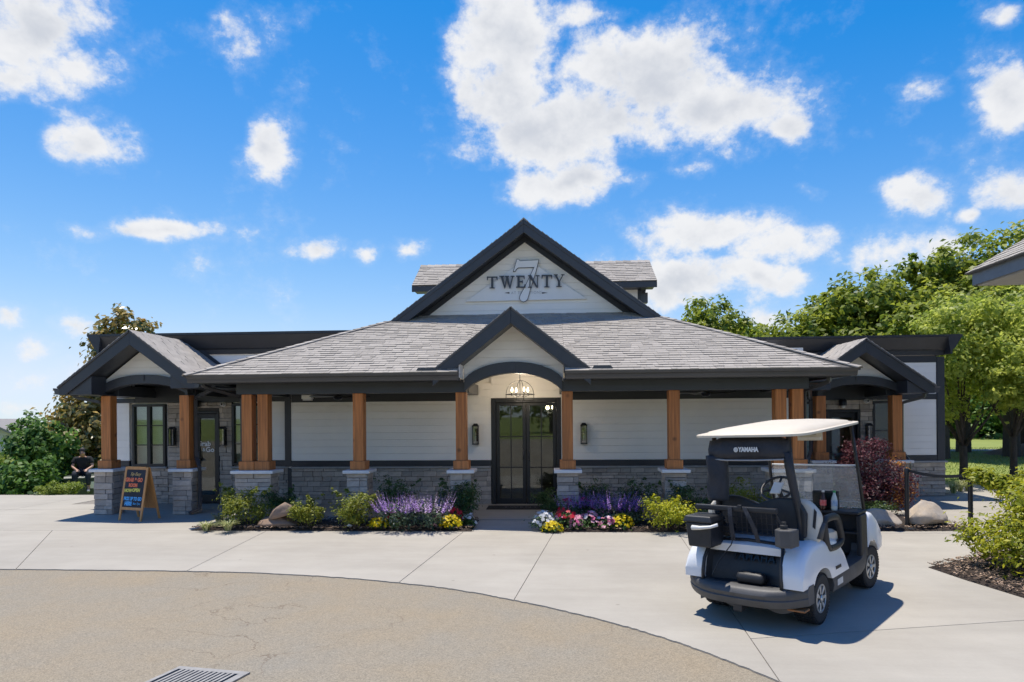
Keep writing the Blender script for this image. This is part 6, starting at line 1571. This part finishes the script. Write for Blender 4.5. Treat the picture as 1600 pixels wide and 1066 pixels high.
# left: magnolia, vine-covered trees, shrubs, hedge row
_mg = ray(150, 651); _mg = Vector((_mg.x, _mg.y, 0)).normalized() * 27
_ml = [(a + .45 * (c < 3.5) + .1, b, c * .97, d * .92, e, f * .92) for a, b, c, d, e, f in [(.95, .2, 6.35, .8, .8, .7), (.45, 0, 5.8, .75, .8, .65), (1.6, 0, 5.8, .8, .8, .6), (1.0, 0, 5.2, 1.1, 1.1, .8), (.55, 0, 4.4, 1.0, 1.1, .8), (.2, 0, 3.6, 1.25, 1.2, .8), (-.7, -.2, 3.2, 1.15, 1.1, .8), (-1.0, -.3, 2.4, 1.2, 1.1, .8), (.2, -.5, 2.4, 1.7, 1.4, .9), (-.6, -.6, 1.5, 1.4, 1.0, .8), (.8, -.6, 1.3, 1.4, 1.0, .8)]]
tree((_mg.x, _mg.y, -1.0), _ml, 15000, .21, l_mag, 'magnolia with bronze and green glossy leaves behind the left portico', 321, .18, .9, 560, .17, None, 'magnolia_tree', shell=.62)
def vine(px, py_top, d, r, label, seed, mat, n=7000, z0=-1.2, squat=1., leaf=.13):
    p = ray(px, 651); p = Vector((p.x, p.y, 0)).normalized() * d
    dep = -p.x * math.sin(YAW) + p.y * math.cos(YAW); top = CAM_H + (651 - (px - 800) * math.sin(ROLL) - py_top) / 1000 * dep
    h = top - z0; rg = random.Random(seed)
    L_ = [(0, 0, h * .5, r * .7, r * .7, h * .48)] + [(r * .55 * math.cos(a), r * .55 * math.sin(a), h * z, r * .42, r * .42, h * .2) for a, z in ((rg.uniform(0, 6.28), rg.uniform(.15, .85)) for _ in range(11))]
    t = thing('vine_covered_tree', label, 'tree', (p.x, p.y, z0), group='vine covered trees on the left')
    crown('crown', L_, n, leaf, mat, t, seed, clumps=380, spread=.16, shell=.72, aspect=.8, droop=.3)
    limbs(t, (0, 0, 0), [(l[0] * .7, l[1] * .7, l[2]) for l in L_[:6]], .12, seed, m_bark).build('trunk', m_bark, t, smooth=True)
vine(64, 654, 24, .95, 'dark vine covered tree in front of the far house', 331, l_deep, 8000)
vine(90, 694, 26, .95, 'dark vine covered mound between the far house and the magnolia', 332, l_deep, 7000)
vine(4, 716, 24, 1.1, 'light green leafy mound at the left edge below the far house', 333, l_lime, 5200)
vine(34, 716, 22, .85, 'small dark leafy mound beside the dark vine covered tree', 334, l_deep, 4200)
vine(-70, 700, 26, 1.8, 'light green leafy mound just beyond the left edge', 335, l_lime, 4500)
vine(40, 700, 44, 2.4, 'distant hedge of trees behind the far house', 336, l_deep, 5000, -2.5, leaf=.2)
vine(112, 672, 40, 2.4, 'distant tree behind the magnolia', 337, l_deep, 4500, -2.5, leaf=.2)
shrub(tuple(PG(76, 775, -.05)), .36, .32, l_lime, 'low rounded shrub at the pavement edge left of its twin', 341, 900, .05)
shrub(tuple(PG(102, 774, -.05)), .36, .34, l_lime, 'low rounded shrub at the pavement edge beside the green utility box', 342, 900, .05)
# trees across the road behind the camera, mirrored in the glass
for i, (x, y, r, h) in enumerate(((-30, -44, 5, 9), (-20, -46, 5, 9.5), (-10, -44, 5, 8.5), (0, -46, 5, 9.5), (10, -44, 5, 9), (20, -45, 5, 9))):
    tree((x, y, -.1), lobes_round(r, .3, h, 14, 350 + i), 4200, .5, l_oak, ('tree across the road, first of six', 'tree across the road, second of six', 'tree across the road, third of six', 'tree across the road, fourth of six', 'tree across the road, fifth of six', 'tree across the road, last of six')[i], 350 + i, .25, 1.8, 150, .2, 'trees across the road')
# lawn grass by the young trees
rg_ = np.random.default_rng(9); n_g = 26000
gx = rg_.uniform(9.6, 26, n_g); gy = 15.6 + 22 * rg_.random(n_g) ** 1.6; keep = ~((gy < 18.6 - (gx - 10) * .0) & (gy > 13)) ; gx, gy = gx[keep], gy[keep]
a_ = rg_.uniform(0, 6.28, len(gx)); hh_ = rg_.uniform(.03, .075, len(gx)); w_ = .012
B = np.stack([gx, gy, np.full_like(gx, -.055)], 1); s_ = np.stack([np.cos(a_), np.sin(a_), 0 * a_], 1) * w_; tp = B + np.stack([rg_.normal(0, .02, len(gx)), rg_.normal(0, .02, len(gx)), hh_], 1)
o = quads('grass', np.stack([B - s_, B + s_, tp + s_ * .2, tp - s_ * .2], 1).reshape(-1, 3), rg_.random(len(gx)), leafmat('grass_blade', (.13, .19, .03), (.27, .32, .06), .3), None, 'stuff')
o['label'] = 'short grass blades of the lawn beside the right wing'

# ------------------------------------------------------------------ neighbouring roof corner, far house, utility box, person
NB_ = thing('neighbouring_building', 'corner of a neighbouring shingled roof with grey fascia entering from the right', 'building', (7.6, 8.5, 0), world=True)
_rr = ray(1508, 428); _dd = 12.0 / (-_rr.x * math.sin(YAW) + _rr.y * math.cos(YAW))
c0 = Vector((0, 0, CAM_H)) + _rr * _dd                # the eave corner, twelve metres off
rgt = Vector((math.cos(YAW), math.sin(YAW), 0)); fwd = Vector((-math.sin(YAW), math.cos(YAW), 0))
ex_ = (-fwd - rgt * .1).normalized(); inn_ = Vector((-ex_.y, ex_.x, 0)); inn_ = inn_ if inn_.dot(rgt) > 0 else -inn_
slo = .72; csl = math.hypot(1, slo)
shingles('roof', c0, ex_, inn_ + Vector((0, 0, slo)), [(0, 0), (7, 0), (7, 4.0 * csl), (4.0, 4.0 * csl)], NB_, 71, thick=.03)
shingles('roof', c0, inn_, ex_ + Vector((0, 0, slo)), [(0, 0), (4.0, 4.0 * csl), (7, 4.0 * csl), (7, 0)], NB_, 72, thick=.03)
def wedge(name, a, b, n_in, z0, z1, mat, th=.03):
    a = Vector(a); b = Vector(b); n_in = Vector(n_in) * th
    v = [a, b, b + n_in, a + n_in]; return MB().hexa([p + Vector((0, 0, z0)) for p in v] + [p + Vector((0, 0, z1)) for p in v]).build(name, mat, NB_)
m_nf = pm('blue_grey_fascia', (.15, .165, .185), .6, .12, 4, bump=.1, bs=50)
wedge('fascia', c0 + inn_ * .08 + ex_ * .08, c0 + inn_ * .08 + ex_ * 6.8, inn_, -.24, .02, m_nf)
wedge('fascia', c0 + inn_ * .111 + ex_ * .08, c0 + inn_ * 6.8 + ex_ * .08, ex_, -.24, .018, m_nf)
sf = c0 + inn_ * .13 + ex_ * .15
MB().hexa([sf + Vector((0, 0, -.262)), sf + ex_ * 6 + Vector((0, 0, -.262)), sf + ex_ * 6 + inn_ * 5 + Vector((0, 0, -.262)), sf + inn_ * 5 + Vector((0, 0, -.262)), sf + Vector((0, 0, -.235)), sf + ex_ * 6 + Vector((0, 0, -.235)), sf + ex_ * 6 + inn_ * 5 + Vector((0, 0, -.235)), sf + inn_ * 5 + Vector((0, 0, -.235))]).build('soffit', pm('pale_soffit', (.42, .40, .38), .7, .1, 5, bump=.2), NB_)
wb = c0 + inn_ * 1.3 + ex_ * 1.5
MB().hexa([Vector((p.x, p.y, 0)) for p in (wb, wb + ex_ * 5, wb + ex_ * 5 + inn_ * 3, wb + inn_ * 3)] + [Vector((p.x, p.y, c0.z - .265)) for p in (wb, wb + ex_ * 5, wb + ex_ * 5 + inn_ * 3, wb + inn_ * 3)]).build('wall', m_white, NB_)

hd = 70.; hp = ray(6, 651); hp = Vector((hp.x, hp.y, 0)).normalized() * hd
H = thing('far_house', 'pale grey gabled house far off behind the vine covered trees', 'house', (hp.x, hp.y, -5.2), R(30))
m_hw = pm('pale_house_siding', (.50, .49, .50), .7, .05, 2); m_hr = pm('far_roof', (.26, .24, .23), .9, .1, 2)
MB().prism([(-4.6, 0), (4.6, 0), (4.6, 4.4), (0, 7.0), (-4.6, 4.4)], 'y', -6, 6).build('wall', m_hw, H)
for s in (-1, 1): MB().prism([(0, 7.05), (s * 5.2, 4.1), (s * 5.2, 4.25), (0, 7.25)], 'y', -6.5, 6.5).build('roof', m_hr, H)
for y in (-3.2, 0, 3.2):
    for xs in (-1, 1):
        w = MB().box(xs * 4.6 - .05, xs * 4.6 + .05, y - .5, y + .5, 2.2, 3.9).build('window', m_lens, H); MB().box(xs * 4.6 - .07, xs * 4.6 + .07, y - .4, y + .4, 2.3, 3.8).build('pane', m_black, w)
for x in (-2.2, 2.2, 0):
    w = MB().box(x - .55, x + .55, -6.06, -5.98, 2.0 if x else 4.6, 3.8 if x else 5.7).build('window', m_lens, H); MB().box(x - .45, x + .45, -6.09, -5.985, 2.1 if x else 4.7, 3.7 if x else 5.6).build('pane', m_black, w)

# person on the utility box
pd = ray(136, 742); pdir = Vector((pd.x, pd.y, 0)).normalized(); BXd = 23.5; bx = pdir * BXd
dep = -bx.x * math.sin(YAW) + bx.y * math.cos(YAW); box_top = CAM_H + pd.z / 1000. * dep
fz = math.atan2(-bx.x, bx.y) * -1
U = thing('utility_box', 'dark green metal utility box with a white notice behind the left pier', 'utility box', (bx.x + .16, bx.y, box_top - .75), R(28))
m_ubx = pm('dark_green_metal', (.045, .068, .050), .5, .15, 4)
MB().box(-.62, .62, -.45, .45, 0, .64).build('cabinet', m_ubx, U, bevel=.02); MB().prism([(-.47, .642), (.47, .642), (.47, .70), (.40, .75), (-.40, .75), (-.47, .70)], 'x', -.65, .65).build('lid', m_ubx, U, bevel=.01); MB().box(-.02, .20, -.458, -.452, .38, .58).build('notice', m_lens, U); MB().box(-.7, .7, -.55, .55, -.12, -.001).build('plinth', m_cap, U)
PER = thing('person', 'person in black T-shirt and dark jeans sitting on the green utility box', 'person', (bx.x - .05, bx.y - .10, box_top), R(32))
def skin(name, joints, edges, mat, parent, sub=2, root=0):
    bm = bmesh.new(); lay = bm.verts.layers.skin.verify(); vs = []
    for i, (x, y, z, r) in enumerate(joints):
        v = bm.verts.new((x, y, z)); v[lay].radius = (r, r); v[lay].use_root = (i == root); vs.append(v)
    for a, b in edges: bm.edges.new((vs[a], vs[b]))
    me = bpy.data.meshes.new(name); bm.to_mesh(me); bm.free(); me.materials.append(mat)
    o = bpy.data.objects.new(name, me); link(o, parent)
    o.modifiers.new('skin', 'SKIN').use_smooth_shade = True
    md = o.modifiers.new('sub', 'SUBSURF'); md.levels = sub; md.render_levels = sub
    return o
m_skin = pm('skin', (.42, .24, .17), .55, .06, 10); m_tee = pm('black_cotton', (.012, .013, .016), .85, .2, 12, bump=.2, bs=30); m_jean = pm('dark_denim', (.020, .025, .040), .85, .2, 14); m_shoe = pm('grey_trainer', (.38, .40, .43), .6, .15, 10); m_hair = pm('dark_hair', (.015, .010, .008), .6, .2, 30)
# faces -y locally, seat surface z=0
J = [(0, .0, .10, .12), (0, .0, .30, .13), (0, -.05, .48, .12), (0, -.10, .57, .05), (0, -.15, .63, .075), (0, -.175, .735, .088),
     (-.19, -.04, .49, .055), (-.26, -.14, .27, .042), (-.12, -.36, .17, .033), (.19, -.04, .49, .055), (.26, -.14, .27, .042), (.10, -.36, .16, .033),
     (-.10, -.02, .085, .095), (-.17, -.44, .08, .065), (-.17, -.47, -.34, .045), (-.18, -.58, -.42, .035), (.10, -.02, .085, .095), (.17, -.44, .08, .065), (.18, -.47, -.34, .045), (.19, -.58, -.42, .035)]
Ed = [(0, 1), (1, 2), (2, 3), (3, 4), (4, 5), (2, 6), (6, 7), (7, 8), (2, 9), (9, 10), (10, 11), (0, 12), (12, 13), (13, 14), (14, 15), (0, 16), (16, 17), (17, 18), (18, 19)]
for hi, sg in ((8, 1), (11, -1)):                     # five fingers each
    bx_, by_, bz_, _ = J[hi]
    for k in range(5):
        i0 = len(J); dx = (k - 2) * .016
        if k == 0: J += [(bx_ + sg * .045, by_ - .02, bz_ + .015, .010), (bx_ + sg * .06, by_ - .05, bz_, .008)]
        else: J += [(bx_ + dx, by_ - .07, bz_ - .01, .010), (bx_ + dx + sg * .01, by_ - .105 + abs(k - 2.5) * .008, bz_ - .035, .008)]
        Ed += [(hi, i0), (i0, i0 + 1)]
skin('body', J, Ed, m_skin, PER)
skin('shirt', [(0, .0, .06, .155), (0, .0, .30, .165), (0, -.05, .47, .145), (0, -.09, .545, .075), (-.19, -.04, .49, .085), (-.245, -.11, .34, .072), (.19, -.04, .49, .085), (.245, -.11, .34, .072)], [(0, 1), (1, 2), (2, 3), (2, 4), (4, 5), (2, 6), (6, 7)], m_tee, PER)
skin('trousers', [(0, .02, .10, .15), (-.10, -.02, .10, .115), (-.17, -.44, .09, .085), (-.17, -.47, -.30, .068), (.10, -.02, .10, .115), (.17, -.44, .09, .085), (.18, -.47, -.30, .068)], [(0, 1), (1, 2), (2, 3), (0, 4), (4, 5), (5, 6)], m_jean, PER)
for sg in (-1, 1): skin('shoe', [(sg * .175, -.45, -.40, .05), (sg * .18, -.53, -.43, .048), (sg * .19, -.64, -.445, .04)], [(0, 1), (1, 2)], m_shoe, PER)
skin('hair', [(0, -.15, .73, .092), (0, -.15, .785, .086), (0, -.20, .80, .07)], [(0, 1), (1, 2)], m_hair, PER)
fc = MB()
for sx in (-.032, .032): fc.lathe([(.0, -.012), (.010, -.008), (.011, 0), (.0, .01)], 8, axis='y', c=(sx, -.258, .735))
fc.build('eyes', m_black, PER, smooth=True); MB().hexa([(-.012, -.255, .69), (.012, -.255, .69), (.008, -.24, .73), (-.008, -.24, .73), (-.010, -.285, .695), (.010, -.285, .695), (.006, -.262, .735), (-.006, -.262, .735)]).build('nose', m_skin, PER, bevel=.004); MB().box(-.025, .025, -.262, -.25, .662, .67).build('mouth', pm('lips', (.30, .12, .10), .5, .05), PER, bevel=.003)
for o in list(bpy.data.objects):
    if '_world' in o: del o['_world']
